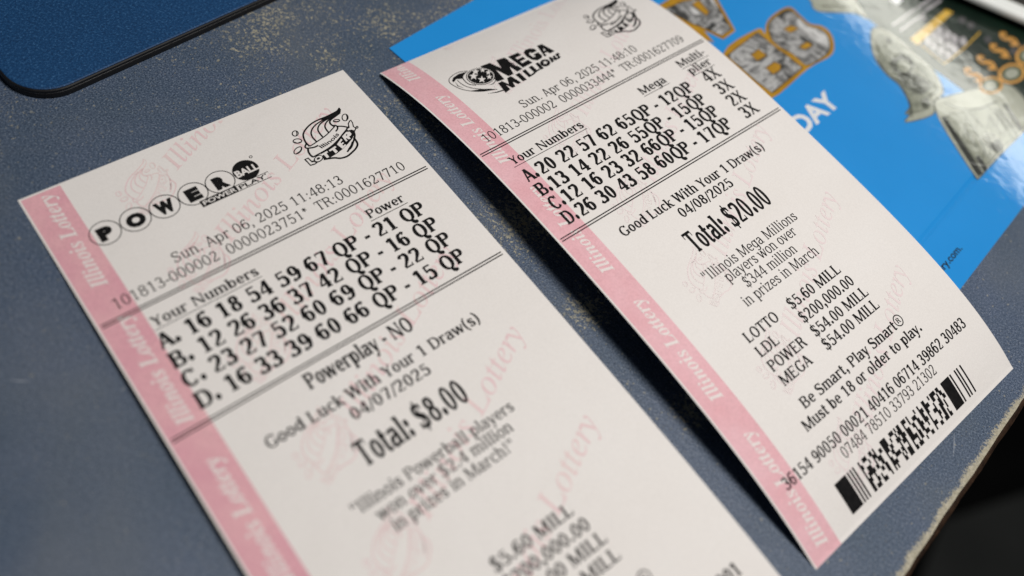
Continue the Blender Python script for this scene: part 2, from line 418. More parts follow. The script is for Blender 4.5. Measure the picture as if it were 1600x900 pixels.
    add('2', .636, curve([(.11, .55), (.15, .66), (.29, CAP - k), (.43, .66), (.48, .54), (.42, .40), (.27, .24), (.10, .06)], [.9, .4, 0, .6, 1, .9, .4, .3]), R(.085, 0, .54, .075), R(.505, 0, .55, .17))
    add('3', .636, curve([(.12, .60), (.18, .69), (.29, CAP - k), (.42, .66), (.46, .55), (.41, .43), (.26, .385)], [.9, .3, 0, .6, 1, .7, 0]),
        curve([(.26, .385), (.44, .34), (.51, .21), (.46, .08), (.30, k), (.17, .05), (.09, .15)], [0, .7, 1, .7, 0, .3, .9]))
    add('4', .636, stem(.43, 0, CAP, "b"), diag(.40, .71, .07, .22, 'h'), bar(.05, .59, .205))
    add('5', .636, R(.14, .65, .50, .73), thin(.165, .37, .70), curve([(.165, .40), (.29, .455), (.44, .40), (.505, .24), (.45, .08), (.30, k), (.17, .05), (.09, .15)], [0, 0, .7, 1, .7, 0, .3, .9]))
    six = lambda: curve([(.49, .62), (.43, .70), (.33, CAP - k), (.18, .62), (.10, .38), (.10, .25)], [.9, .3, 0, .7, 1, 1]) + ell(.325, .235, .26, .245)
    add('6', .636, six())
    add('7', .636, R(.09, .65, .56, .73), curve([(.52, .68), (.40, .36), (.28, 0)], [.7, .8, 1]), R(.09, .55, .13, .73))
    add('8', .636, ell(.318, .555, .235, .19), ell(.318, .205, .265, .22))
    G['9'] = ([[(0.636 * xs - x, CAP - y) for x, y in p] for p in six()], .636 * xs)
    add('.', .318, dot(.16, st * .55))
    add(',', .318, dot(.16, st * .55), curve([(.16 + st * .3, .06), (.17, -.06), (.10, -.14)], [.6, .4, 0]))
    add(':', .337, dot(.17, st * .55), dot(.17, .42))
    add('-', .338, R(.03, .215, .31, .215 + max(hr * 1.5, .08)))
    add('/', .337, diag(.02, -.09, .32, CAP, 'h'))
    add('*', .50, *[strip([(.25 * xs + .17 * xs * math.cos(a), .56 + .17 * math.sin(a)), (.25 * xs - .17 * xs * math.cos(a), .56 - .17 * math.sin(a))], hr) for a in (math.pi / 2, math.pi / 6, -math.pi / 6)])
    add('$', .636, [[(x * .9, y) for x, y in p] for p in S], R(.045, .01, .10, .20), R(.48, .54, .53, .70), R(.27, -.11, .27 + hr * .9, .84))
    add('(', .39, curve([(.31, .80), (.17, .60), (.12, .32), (.17, .05), (.31, -.16)], [0, .6, 1, .6, 0]))
    add(')', .39, curve([(.08, .80), (.22, .60), (.27, .32), (.22, .05), (.08, -.16)], [0, .6, 1, .6, 0]))
    add('!', .40, curve([(.2, CAP), (.2, .22)], [1, .2]), dot(.2, st * .55))
    add('"', .46, R(.10, .46, .10 + hr * 1.3, .75), R(.30, .46, .30 + hr * 1.3, .75))
    rr = [[(x * .5 + .30 * xs, y * .5 + .22) for x, y in p] for p in G['R'][0]]
    add('\u00ae', 1.0, strip(ellipse3((.5 * xs, .40), (.90 * xs, .40), (.5 * xs, .79)), hr, True), rr)
    G[' '] = ([], .318 * xs)
    return G

FONTS = {'reg': build_font(.098, .060, .045, .055, 1.0), 'med': build_font(.128, .064, .056, .055, 1.03),
         'semi': build_font(.165, .078, .062, .052, 1.05), 'bold': build_font(.195, .086, .068, .050, 1.08), 'black': build_font(.222, .092, .070, .048, 1.10)}

def serif(s, font, x0, x1, y, cap):
    """polygons in sheet coordinates (u right, v down): ink spans x0..x1 on the baseline y"""
    F = FONTS[font]; pen = 0; P = []
    for ch in s:
        g, adv = F[ch]
        P += [[(px + pen, py) for px, py in q] for q in g]
        pen += adv
    xs = [p[0] for q in P for p in q]
    lo, hi = min(xs), max(xs)
    kx = (x1 - x0) / (hi - lo); ky = cap / 0.73
    return [[(x0 + (a - lo) * kx, y - b * ky) for a, b in q] for q in P]

_cache = {}
def sans(body, weight=0.0, res=3):
    """triangles of a built-in font text, normalised: ink x from 0 to width, baseline y = 0, cap = native"""
    key = (body, weight)
    if key not in _cache:
        c = bpy.data.curves.new("lettering_source", 'FONT'); c.body = body; c.size = 1.0; c.offset = weight; c.resolution_u = res
        o = bpy.data.objects.new("lettering_source", c); COL.objects.link(o)
        dg = bpy.context.evaluated_depsgraph_get(); dg.update()
        me = o.evaluated_get(dg).to_mesh()
        V = [(v.co.x, v.co.y) for v in me.vertices]
        T = [[V[i] for i in p.vertices] for p in me.polygons]
        o.evaluated_get(dg).to_mesh_clear()
        bpy.data.objects.remove(o); bpy.data.curves.remove(c)
        lo = min(v[0] for v in V); hi = max(v[0] for v in V)
        _cache[key] = ([[(a - lo, b) for a, b in t] for t in T], hi - lo, max(v[1] for v in V))
    return _cache[key]

def sans_on(body, weight, org, xdir, ydir, width, height, capn=None):
    """place sans text: org = left baseline, xdir/ydir unit vectors, ink width and height in mm"""
    T, w, top = sans(body, weight)
    top = capn or top
    o, xd, yd = (np.array(q, float) for q in (org, xdir, ydir))
    return [[o + xd * (a / w * width) + yd * (b / top * height) for a, b in t] for t in T]

def math_italic(s, bold):
    out = ''
    for ch in s:
        if ch == ' ': out += ch
        elif not bold and ch == 'h': out += '\u210e'
        elif ch.isupper(): out += chr((0x1D468 if bold else 0x1D434) + ord(ch) - 65)
        else: out += chr((0x1D482 if bold else 0x1D44E) + ord(ch) - 97)
    return out
# ---------------------------------------------------------------- counter, floor
E0 = Vector((98.3, 79.0)); ED = Vector((0.459, 0.888)); EN = Vector((0.888, -0.459))
def edge_pt(s, out=0.0): return E0 + ED * s + EN * out

counter = thing("counter", (0, 0, 0), "worn blue-grey speckled counter with a chipped cream rim and brown edge", "counter")
# top surface: the rim wanders slightly where the laminate has broken away
rnd = random.Random(3)
N = 260
rim = []
for i in range(N + 1):
    s = -330 + 900 * i / N
    j = 0.10 * math.sin(s * .21) + 0.08 * math.sin(s * .57 + 1) + rnd.uniform(-.10, .10)
    rim.append(edge_pt(s, j))
far_a = edge_pt(570, -900); far_b = edge_pt(-330, -900)
vs = [(p.x, p.y, 0) for p in rim]; n1 = len(vs)
vs += [(p.x - EN.x * 40, p.y - EN.y * 40, 0) for p in rim]
vs += [(far_a.x, far_a.y, 0), (far_b.x, far_b.y, 0)]
fs = [(i, i + 1, n1 + i + 1, n1 + i) for i in range(N)]
fs.append(tuple([n1 + i for i in range(N + 1)] + [2 * n1, 2 * n1 + 1]))
# underside rim so the sheet has a real broken lip
lip = len(vs)
vs += [(p.x, p.y, -0.4) for p in rim]
fs += [(i + 1, i, lip + i, lip + i + 1) for i in range(N)]
mesh_obj("counter_top", vs, fs, [COUNTER], counter)
vs = []; fs = []
rows = [(-0.2, -0.35), (0.6, -0.5), (1.3, -1.0), (1.55, -2.4), (1.55, -9.0), (1.4, -30.0), (-30.0, -30.0)]
for r, (o, z) in enumerate(rows):
    for i in range(N + 1):
        s = -330 + 900 * i / N
        p = edge_pt(s, o + (0.08 * math.sin(s * .33 + r) + rnd.uniform(-.08, .08) if 0 < r < 5 else 0.0))
        vs.append((p.x, p.y, z))
for r in range(len(rows) - 1):
    for i in range(N):
        a = r * (N + 1) + i
        fs.append((a, a + N + 1, a + N + 2, a + 1))
# inner cap under the broken lip
base = len(vs)
vs += [(rim[i].x - EN.x * 3, rim[i].y - EN.y * 3, -0.4) for i in range(N + 1)]
fs += [(i, i + 1, base + i + 1, base + i) for i in range(N)]
mesh_obj("board_edge", vs, fs, [EDGE], counter)

for a, b, w_ in (((-85.4, 52.4), (-81.9, 53.7), .30), ((109.0, 117.4), (108.9, 111.2), .22)):
    q = strip([a, ((a[0] + b[0]) / 2 + .06, (a[1] + b[1]) / 2 - .05), b], [w_ * .3, w_, w_ * .2])
    vs = []; fs = []
    for t in q:
        i = len(vs); vs += [(p[0], p[1], 0.006) for p in t]; fs.append((i, i + 1, i + 2, i + 3))
    mesh_obj("scratch", vs, fs, [SCRATCH], counter)

def slab(name, corners, z0, z1, mats, parent=None, bevel=0.0, seg=2, label=None):
    bm = bmesh.new()
    lo = [bm.verts.new((x, y, z0)) for x, y in corners]; hi = [bm.verts.new((x, y, z1)) for x, y in corners]
    n = len(corners)
    bm.faces.new(hi); bm.faces.new(lo[::-1])
    for i in range(n): bm.faces.new((lo[i], lo[(i + 1) % n], hi[(i + 1) % n], hi[i]))
    bmesh.ops.recalc_face_normals(bm, faces=bm.faces)
    if bevel:
        bmesh.ops.bevel(bm, geom=bm.edges[:], offset=bevel, segments=seg, affect='EDGES', profile=.5)
    bm.verts.index_update()
    v = [tuple(x.co) for x in bm.verts]; f = [tuple(x.index for x in fc.verts) for fc in bm.faces]
    bm.free()
    return mesh_obj(name, v, f, mats, parent, label=label)

o = mesh_obj("floor", [(-3000, -2500, -720), (3500, -2500, -720), (3500, 3500, -720), (-3000, 3500, -720)], [(0, 1, 2, 3)], [FLOOR_SHADE])
g = mesh_obj("lit_floor_patch", [(470, 250, -716), (1400, 250, -716), (1400, 1080, -716), (654, 562, -716), (551, 488, -716), (528, 413, -716)], [(0, 1, 2, 3, 4, 5)], [FLOOR_LIT])  # added patch standing for lit floor outside the painted shade
g["kind"] = "structure"; g["label"] = "dark grey patch added as the lit floor beyond the counter shade"; g["category"] = "added lit floor patch"
o["kind"] = "structure"; o["label"] = "floor far below the counter edge, shade painted in as black"; o["category"] = "floor"

# ---------------------------------------------------------------- paper tickets
W = 82.0
def bern(c, t):
    n = len(c) - 1
    return sum(c[i] * math.comb(n, i) * t ** i * (1 - t) ** (n - i) for i in range(n + 1))

class Sheet:
    """A thermal-paper slip that curls along its length: u across (0..82), v down (0..length), in mm."""
    def __init__(self, par, full, length, floor_z):
        self.ox, self.oy, self.th = par[:3]
        zl, zr = par[3:8], par[8:13]
        n = int(round(full)) * 2
        self.step = full / n; self.length = length
        V = np.linspace(0, full, n + 1); t = V / full
        ZL, ZR = bern(zl, t), bern(zr, t)
        self.raw = (ZL, ZR)
        arc = lambda Z: np.concatenate([[0], np.cumsum(np.sqrt(np.maximum(self.step ** 2 - np.diff(Z) ** 2, 1e-6)))])
        self.SL, self.SR = arc(ZL), arc(ZR)
        fz = np.array([floor_z(v) for v in V])
        soft = lambda Z: fz + 0.5 * ((Z - fz) + np.sqrt((Z - fz) ** 2 + 0.02))
        self.ZL, self.ZR = soft(ZL), soft(ZR)
        self.V = V
        self.e = np.array([math.cos(self.th), math.sin(self.th)]); self.f = np.array([math.sin(self.th), -math.cos(self.th)])
    def at(self, u, v, dz=0.0):
        k = u / W
        S = np.interp(v, self.V, self.SL) * (1 - k) + np.interp(v, self.V, self.SR) * k
        Z = np.interp(v, self.V, self.ZL) * (1 - k) + np.interp(v, self.V, self.ZR) * k
        p = np.array([self.ox, self.oy]) + u * self.e + S * self.f
        return (float(p[0]), float(p[1]), float(Z + dz))

class Ink:
    """collects printed polygons on one sheet and links them as ONE mesh"""
    def __init__(self, sheet): self.s = sheet; self.v = []; self.f = []; self.mi = []
    def add(self, polys, dz=0.06, mat=0, clip=False):
        s = self.s
        for q in polys:
            if clip and any(not (0.3 < p[0] < W - .3 and 0.3 < p[1] < s.length - .3) for p in q): continue
            tris = [tuple(range(len(q)))] if len(q) <= 4 else tess(q)
            i = len(self.v)
            self.v += [s.at(p[0], p[1], dz) for p in q]
            for t in tris:
                self.f.append(tuple(i + k for k in t)); self.mi.append(mat)
        return self
    def build(self, name, mats, parent, label=None):
        return mesh_obj(name, self.v, self.f, mats, parent, fmats=self.mi, label=label)

def vbands(u0, u1, v0, v1, step=1.0):
    n = max(1, int(math.ceil((v1 - v0) / step)))
    return [[(u0, v0 + (v1 - v0) * i / n), (u1, v0 + (v1 - v0) * i / n), (u1, v0 + (v1 - v0) * (i + 1) / n), (u0, v0 + (v1 - v0) * (i + 1) / n)] for i in range(n)]

def place(polys, c, sc=1.0, ang=0.0):
    ca, sa = math.cos(ang) * sc, math.sin(ang) * sc
    return [[(c[0] + p[0] * ca - p[1] * sa, c[1] + p[0] * sa + p[1] * ca) for p in q] for q in polys]

DATA = json.loads(r'''{"emblem":{"strokes":[[[[-4.93,0.06],[-5.05,-1.44],[-4.72,-2.94],[-4.19,-4.06],[-3.26,-4.93],[-1.74,-5.75],[-0.11,-6.22],[1.63,-6.34],[3.69,-6.27],[5.46,-6.38],[6.86,-6.58],[7.88,-7.18]],0.28,1],[[[-2.78,-0.46],[-2.83,-2.06],[-2.37,-3.51],[-1.3,-4.6],[0.17,-5.31],[1.82,-5.62],[3.36,-5.72]],0.25,1],[[[-0.74,-0.92],[-0.71,-2.49],[-0.37,-3.73],[0.65,-4.72],[2.0,-5.22],[3.38,-5.41],[4.92,-5.51]],0.25,1],[[[1.24,-1.44],[1.29,-2.71],[1.59,-3.7],[2.41,-4.52],[3.55,-5.01],[5.0,-5.31]],0.25,1],[[[3.42,-2.43],[3.13,-3.49],[3.37,-4.38],[4.22,-4.9],[5.6,-5.24],[7.14,-5.66]],0.28,1],[[[-4.93,0.06],[-3.81,-0.1],[-2.42,-0.38],[-0.52,-0.78],[1.17,-1.33],[2.79,-2.08],[3.61,-2.4]],0.2,1],[[[3.29,-2.89],[3.92,-2.56],[3.97,-1.79],[3.5,-1.21],[2.87,-0.87]],0.25,1],[[[-5.16,-1.08],[-5.88,-0.39],[-5.83,0.2],[-5.05,0.6],[-4.01,0.9],[-3.07,0.86]],0.27,1],[[[-5.62,0.47],[-6.07,1.45],[-6.19,2.49],[-6.04,3.41]],0.3,1],[[[-6.04,3.41],[-4.66,3.3],[-2.5,3.1],[-0.12,2.6],[2.1,1.7],[3.99,0.7],[5.55,-0.09]],0.25,1],[[[4.07,-2.12],[5.14,-1.46],[5.92,-0.68]],0.25,1],[[[6.52,1.38],[6.08,2.56],[5.14,3.71],[3.97,4.7],[2.88,5.44],[1.65,6.23]],0.3,1],[[[5.46,3.04],[5.16,5.15],[4.15,6.23],[2.55,6.93],[0.81,7.38],[-0.84,7.05],[-1.96,6.22],[-4.28,5.34]],0.32,1],[[[4.52,4.18],[3.43,5.22],[2.47,5.75]],0.4,1]],"fills":[[[1.58,-6.25],[3.69,-6.27],[5.49,-6.43],[6.89,-6.63],[7.84,-7.36],[7.89,-6.5],[7.28,-5.72],[6.08,-5.34],[5.0,-5.31],[3.84,-5.13],[3.09,-5.29],[2.29,-5.69]],[[-3.94,3.47],[-2.5,3.1],[-0.19,2.7],[2.04,1.8],[3.86,0.9],[5.57,0.21],[6.48,0.77],[6.14,2.31],[4.89,3.27],[3.07,4.14],[1.12,4.92],[-0.83,5.39],[-2.85,5.67],[-4.4,5.54],[-3.87,4.34]],[[-8.16,2.93],[-7.03,2.94],[-6.87,4.28],[-6.44,4.41],[-6.1,5.5],[-6.81,5.68],[-7.97,5.43]],[[5.95,-0.73],[6.36,-0.77],[6.71,-1.59],[7.55,-2.25],[8.08,-2.23],[7.98,-1.25],[7.47,0.06],[7.74,0.81],[6.61,1.73],[5.91,1.0],[5.06,0.34],[5.32,-0.23]]],"whites":[[[-7.83,3.21],[-7.33,3.31],[-7.18,4.72],[-6.56,4.94],[-6.48,5.37],[-7.73,5.2]],[[-4.11,3.64],[-2.32,3.49],[-2.18,3.92],[-2.76,4.03],[-2.83,5.41],[-3.47,5.42],[-3.52,4.17],[-4.11,4.14]],[[-1.83,3.52],[0.16,3.14],[0.27,3.63],[-0.29,3.77],[-0.19,4.95],[-0.96,5.26],[-1.03,3.93],[-1.76,3.98]],[[0.8,2.94],[2.62,1.87],[2.73,2.37],[1.85,2.83],[1.91,3.2],[2.45,3.05],[2.47,3.44],[1.84,3.67],[1.88,4.12],[2.52,3.86],[2.55,4.31],[1.21,4.84]],[[3.24,1.39],[4.86,0.65],[5.61,0.97],[5.63,1.85],[5.08,2.24],[4.67,2.21],[4.59,3.08],[4.06,2.99],[3.88,2.36],[3.58,2.52],[3.69,3.16],[3.13,3.33]],[[5.6,-0.0],[6.37,-0.12],[6.88,-1.33],[7.79,-2.02],[7.64,-1.1],[7.14,0.01],[7.36,0.73],[6.8,1.2],[6.36,0.64],[5.54,0.43]]],"discs":[[[[-5.18,4.5],[-4.03,4.8],[-4.5,3.54]],"k"],[[[-5.18,4.5],[-4.34,4.72],[-4.68,3.81]],"w"],[[[-5.23,4.47],[-4.81,4.59],[-5.0,4.17]],"k"],[[[4.41,1.53],[4.61,1.54],[4.54,1.32]],"k"]],"rings":[[[-5.65,-5.31],[-5.02,-5.0],[-5.24,-6.07]],[[-6.47,-2.89],[-5.59,-2.4],[-6.1,-3.51]],[[-7.92,-0.25],[-6.74,-0.64],[-7.93,-1.01]],[[7.28,-3.67],[7.94,-3.36],[7.85,-4.68]],[[4.92,-3.81],[5.63,-3.49],[5.15,-4.18]],[[7.95,0.65],[8.17,0.73],[8.12,0.37]]],"lines":[[[-5.08,-5.76],[-5.34,-5.11],[-5.77,-4.6]],[[-7.29,-3.11],[-6.78,-2.37],[-5.93,-2.27]],[[-8.8,0.46],[-7.51,0.14],[-6.86,-0.44]],[[8.03,-4.36],[7.7,-3.42],[7.04,-2.72]],[[4.39,-3.99],[4.77,-3.58],[5.37,-3.45]]],"text":[[-2.83,2.14],[3.05,0.46],[1.7,1.01],[-2.51,1.12]]},"mega":{"fills":[[[-5.04,-4.42],[-2.16,-4.15],[-1.21,-0.43],[-0.03,-4.04],[2.52,-3.62],[3.07,3.03],[1.23,3.17],[0.91,0.32],[-0.21,3.32],[-1.88,3.3],[-2.84,-0.81],[-3.58,3.63],[-5.75,3.3]],[[3.46,-3.33],[6.83,-3.19],[6.9,-1.71],[4.65,-1.75],[4.69,-0.86],[6.61,-0.92],[6.66,0.27],[4.64,0.29],[4.69,1.16],[6.86,0.97],[7.03,2.62],[3.52,2.75]],[[8.04,-2.25],[9.19,-2.95],[10.56,-2.8],[11.58,-1.79],[11.47,-0.67],[9.76,-0.64],[9.46,-1.39],[8.75,-0.74],[8.75,0.97],[9.67,0.93],[9.49,0.06],[11.27,-0.04],[11.18,1.82],[10.39,2.49],[8.77,2.64],[7.77,1.62],[7.51,-0.25]],[[13.03,-2.49],[14.63,-2.27],[15.27,2.26],[13.58,2.3],[13.37,1.3],[12.37,1.34],[12.19,2.47],[11.41,2.48]],[[-5.99,3.9],[-4.63,3.87],[-3.95,5.82],[-2.73,3.69],[-1.42,3.62],[-0.85,7.13],[-1.95,7.21],[-2.47,5.62],[-3.2,7.55],[-4.12,7.47],[-4.73,5.46],[-4.94,7.59],[-6.79,7.97]],[[-0.04,3.83],[1.35,3.8],[1.11,7.14],[-0.16,7.08]],[[2.43,3.71],[3.59,3.59],[3.27,6.16],[4.59,5.93],[4.68,6.53],[2.21,6.78]],[[4.88,3.48],[6.01,3.41],[5.88,5.67],[6.84,5.49],[6.78,5.99],[4.63,6.34]],[[7.36,3.38],[8.3,3.36],[7.9,6.15],[6.85,6.16]],[[12.02,3.45],[12.65,3.54],[12.81,4.71],[13.29,3.63],[14.0,3.6],[13.38,5.42],[12.7,5.47],[12.42,4.59],[12.02,5.58],[11.25,5.6]],[[14.52,3.39],[15.53,3.29],[15.52,4.1],[14.88,4.13],[14.93,5.11],[13.92,5.52],[13.38,5.26],[13.65,4.82],[14.21,4.81],[14.14,4.03]],[[-9.17,-4.69],[-11.76,-5.24],[-13.84,-4.82],[-14.99,-3.82],[-14.94,-3.16],[-13.63,-3.82],[-12.15,-3.0],[-11.2,-4.04]],[[-10.67,3.43],[-9.04,4.51],[-7.71,5.67],[-9.35,4.89],[-11.56,3.91],[-13.66,2.18]],[[-10.9,5.55],[-8.52,6.34],[-6.4,6.69],[-6.47,7.08],[-8.57,6.71]],[[-8.5,3.09],[-6.95,3.21],[-5.53,2.42],[-5.9,2.93],[-7.21,3.52]],[[-14.51,-3.16],[-14.92,-1.22],[-14.3,0.5],[-15.16,-1.23]]],"whites":[[[13.47,-0.45],[13.63,0.55],[12.85,0.49]]],"discs":[[[-7.8,-1.03],[-4.86,1.15],[-5.54,-3.81]],[[-7.8,-1.03],[-5.1,0.97],[-5.76,-3.54]],[[-7.8,-1.03],[-4.91,1.11],[-5.59,-3.75]]],"odisc":[[9.71,4.64],[10.84,5.43],[10.74,3.48]],"strokes":[[[[-9.0,-4.9],[-11.29,-5.84],[-13.74,-5.59],[-15.3,-4.69],[-15.92,-3.1],[-15.33,-0.07],[-13.71,2.25],[-11.6,3.96],[-9.4,4.96],[-7.71,5.67]],0.2,1],[[[-13.7,-3.25],[-13.73,-0.84],[-12.79,1.41],[-10.74,3.52]],0.2,1],[[[-10.18,-4.53],[-11.69,-3.58],[-12.32,-1.99],[-12.28,-0.16],[-11.16,1.25]],0.25,1]],"stars":[[[-8.45,0.3],[-7.56,0.95],[-7.48,-0.9]],[[-9.29,-2.07],[-8.32,-1.34],[-8.19,-3.44]],[[-7.62,-3.3],[-6.83,-2.7],[-6.71,-4.43]],[[-5.78,-2.66],[-5.18,-2.21],[-5.09,-3.51]],[[-5.19,-1.04],[-4.55,-0.57],[-4.47,-1.92]],[[-6.22,0.62],[-5.55,1.12],[-5.48,-0.27]],[[9.77,4.56],[10.37,4.99],[10.44,3.81]]]},"art":{"gold":[[[10.0,222.39],[15.89,233.67],[27.74,240.46],[36.51,227.63],[33.54,221.79],[27.26,222.75],[31.22,219.02],[23.04,218.15]],[[34.54,215.84],[42.95,232.2],[45.35,231.03],[45.2,235.8],[46.77,241.23],[51.12,247.84],[55.12,245.75],[58.69,243.46],[62.2,244.45],[65.27,242.95],[67.1,238.83],[66.83,232.51],[60.39,222.7],[51.17,204.46],[45.01,206.32]]],"marble":[[[13.96,225.4],[18.8,232.11],[26.91,239.16],[35.15,227.49],[32.76,223.34],[26.31,223.75],[23.5,223.74]],[[35.86,215.45],[43.19,230.54],[58.67,222.15],[51.07,207.04],[46.32,209.12]],[[46.23,234.01],[46.26,237.19],[47.77,240.82],[51.31,246.3],[55.3,244.23],[58.63,242.07],[61.85,242.66],[64.38,241.27],[65.79,237.73],[65.52,232.57],[59.74,223.98],[54.79,226.78],[51.11,227.43],[48.28,229.32]]],"gline":[[[43.3,231.61],[46.74,229.25],[51.2,226.72],[54.92,225.72],[59.63,222.66]]],"notch":[[[22.43,232.17],[23.57,234.42],[26.54,231.86],[26.15,230.29]],[[43.24,219.8],[44.62,222.55],[46.71,221.44],[44.92,218.7]],[[48.49,216.72],[50.11,219.57],[51.66,219.37],[51.77,217.75],[50.4,215.57]],[[51.37,236.7],[52.78,238.82],[54.79,238.75],[53.1,236.24]],[[57.09,231.29],[58.62,233.81],[60.13,233.33],[58.52,231.07]]],"day":[[62.1,194.86],[71.75,213.28],[67.71,205.83],[62.43,209.03]],"com":[[105.08,164.65],[110.17,174.49],[107.51,169.47],[106.49,170.57]],"bill1":[[78.59,251.38],[81.11,253.79],[86.57,252.76],[93.52,247.62],[98.98,243.77],[101.74,239.55],[103.19,233.81],[100.1,228.58],[100.28,222.89],[91.78,215.1],[93.13,219.68],[92.27,224.54],[89.11,230.13],[85.1,232.63],[81.23,237.15],[79.2,242.79]],"bill1line":[[[81.17,238.07],[85.07,233.08],[89.43,230.29],[92.71,224.76],[93.64,218.2]],[[84.08,249.39],[91.01,244.32],[97.13,239.94],[101.24,233.72]]],"bill1blob":[[[89.59,239.72],[93.68,243.82],[88.09,243.23]],[[95.07,234.17],[98.32,234.03],[94.32,236.57]],[[97.62,226.4],[98.84,227.93],[97.11,228.11]],[[84.43,249.09],[85.56,249.21],[84.16,250.23]]],"portrait":[[[85.58,237.58],[86.03,241.16],[88.03,244.27],[90.96,245.46],[92.89,243.88],[93.16,240.67],[92.12,237.47],[90.13,235.48],[87.55,235.05]],[[87.92,234.31],[92.63,237.74],[97.22,237.35],[99.4,234.6],[96.21,229.82],[92.03,229.65],[89.54,231.73]]],"face":[[90.06,239.59],[92.25,240.38],[89.79,242.31]],"bill2":[[100.42,228.74],[104.5,233.12],[110.28,238.42],[115.52,243.02],[120.86,247.71],[125.56,249.22],[130.12,245.0],[131.86,237.64],[129.69,230.75],[123.7,219.99],[117.96,209.27],[114.88,203.35],[113.66,203.56],[108.05,211.83],[102.21,221.69]],"bill2strip":[[[102.69,222.8],[104.06,223.94],[116.1,205.94],[114.57,203.6]],[[122.4,238.71],[123.73,239.85],[129.38,231.03],[128.04,229.04]],[[113.64,211.26],[114.87,212.7],[117.65,208.71],[116.41,206.49]]],"bill2field":[[104.38,223.66],[111.01,229.7],[118.77,235.02],[121.69,235.17],[127.37,228.27],[123.08,220.95],[117.34,209.79],[115.49,207.67],[109.87,215.66]],"bill2text":[[[120.06,234.33],[124.16,227.97]],[[121.51,235.98],[125.61,229.57]],[[118.09,231.08],[122.19,224.8]]],"bill2blob":[[[119.29,220.35],[122.45,220.64],[118.36,223.93]]],"bill2num":[[117.7,217.86],[121.22,223.45],[119.29,220.6],[118.16,221.93]],"bill2line":[[[103.6,229.94],[108.43,229.72],[114.86,233.02],[120.76,239.25]],[[111.04,226.17],[114.87,220.28],[117.36,213.09]],[[119.41,234.0],[122.59,230.26],[125.7,224.83]],[[120.73,236.03],[123.91,231.81],[127.03,227.22]],[[111.65,230.03],[116.14,225.24]],[[109.8,222.05],[114.25,215.73]]],"bill3":[[55.65,258.11],[57.74,254.57],[60.53,250.66],[72.13,256.36],[76.91,255.94],[72.24,263.35],[69.08,267.99]],"bill3line":[[[61.51,254.1],[69.92,258.34]],[[65.07,259.26],[71.26,258.58]]],"panel":[[66.14,265.02],[73.32,258.54],[79.95,254.3],[96.37,245.08],[109.66,238.42],[121.21,236.14],[137.77,231.61],[153.78,281.49],[103.02,302.94]],"bar":[[91.41,253.85],[94.02,252.06],[105.68,275.69],[103.04,275.76]],"greybox":[[95.03,253.94],[102.75,248.61],[110.52,261.31],[103.04,267.4]],"digits":[[[97.48,256.09],[98.38,257.66],[96.7,257.61]],[[99.51,255.05],[100.41,256.61],[98.74,256.56]],[[102.08,254.04],[102.98,255.6],[101.31,255.55]],[[104.45,252.93],[105.36,254.48],[103.7,254.44]],[[99.54,260.21],[100.45,261.8],[98.76,261.75]],[[101.76,259.25],[102.68,260.84],[100.99,260.79]],[[104.35,257.95],[105.27,259.53],[103.58,259.48]],[[106.55,257.26],[107.47,258.84],[105.79,258.79]],[[101.1,263.54],[102.02,265.16],[100.32,265.11]],[[103.88,262.6],[104.81,264.21],[103.11,264.15]],[[106.47,262.09],[107.4,263.7],[105.7,263.65]],[[109.4,262.61],[110.34,264.22],[108.65,264.17]]],"textlines":[[[85.25,257.24],[88.77,263.36],[92.54,270.0]],[[87.87,255.96],[91.74,262.79],[95.55,269.14]],[[93.25,270.69],[98.21,279.32]],[[95.51,270.25],[101.24,279.86]],[[94.59,265.21],[96.34,267.88]]],"whitebox":[[83.2,270.17],[86.28,268.47],[88.31,272.5],[85.58,274.44]],"yline":[[[95.07,252.9],[103.13,247.77],[109.44,258.57],[115.29,270.54]]],"dollars":[[[120.23,260.37],[124.38,267.21],[122.29,263.8],[119.29,266.64]],[[115.82,252.2],[119.85,258.83],[117.82,255.52],[114.85,258.27]],[[111.55,244.03],[115.46,250.45],[113.49,247.25],[110.54,249.91]],[[123.65,268.19],[127.91,275.24],[125.77,271.72],[122.74,274.65]]],"coins":[[[125.98,255.25],[130.29,260.17],[124.04,258.42]],[[131.99,267.52],[136.28,272.57],[130.24,270.95]],[[118.84,245.83],[122.46,249.77],[117.07,248.47]]],"dots":[[[117.89,268.08],[119.02,269.8],[117.15,269.33]],[[108.91,273.2],[110.02,274.96],[108.14,274.49]],[[111.92,272.05],[113.04,273.8],[111.16,273.32]],[[126.78,266.88],[127.94,268.6],[126.07,268.13]]],"crease":[[91.96,158.58],[98.03,170.54],[113.96,201.73],[129.5,233.14],[141.12,256.98]]}}''')
EM = DATA["emblem"]; MG = DATA["mega"]; ART = DATA["art"]

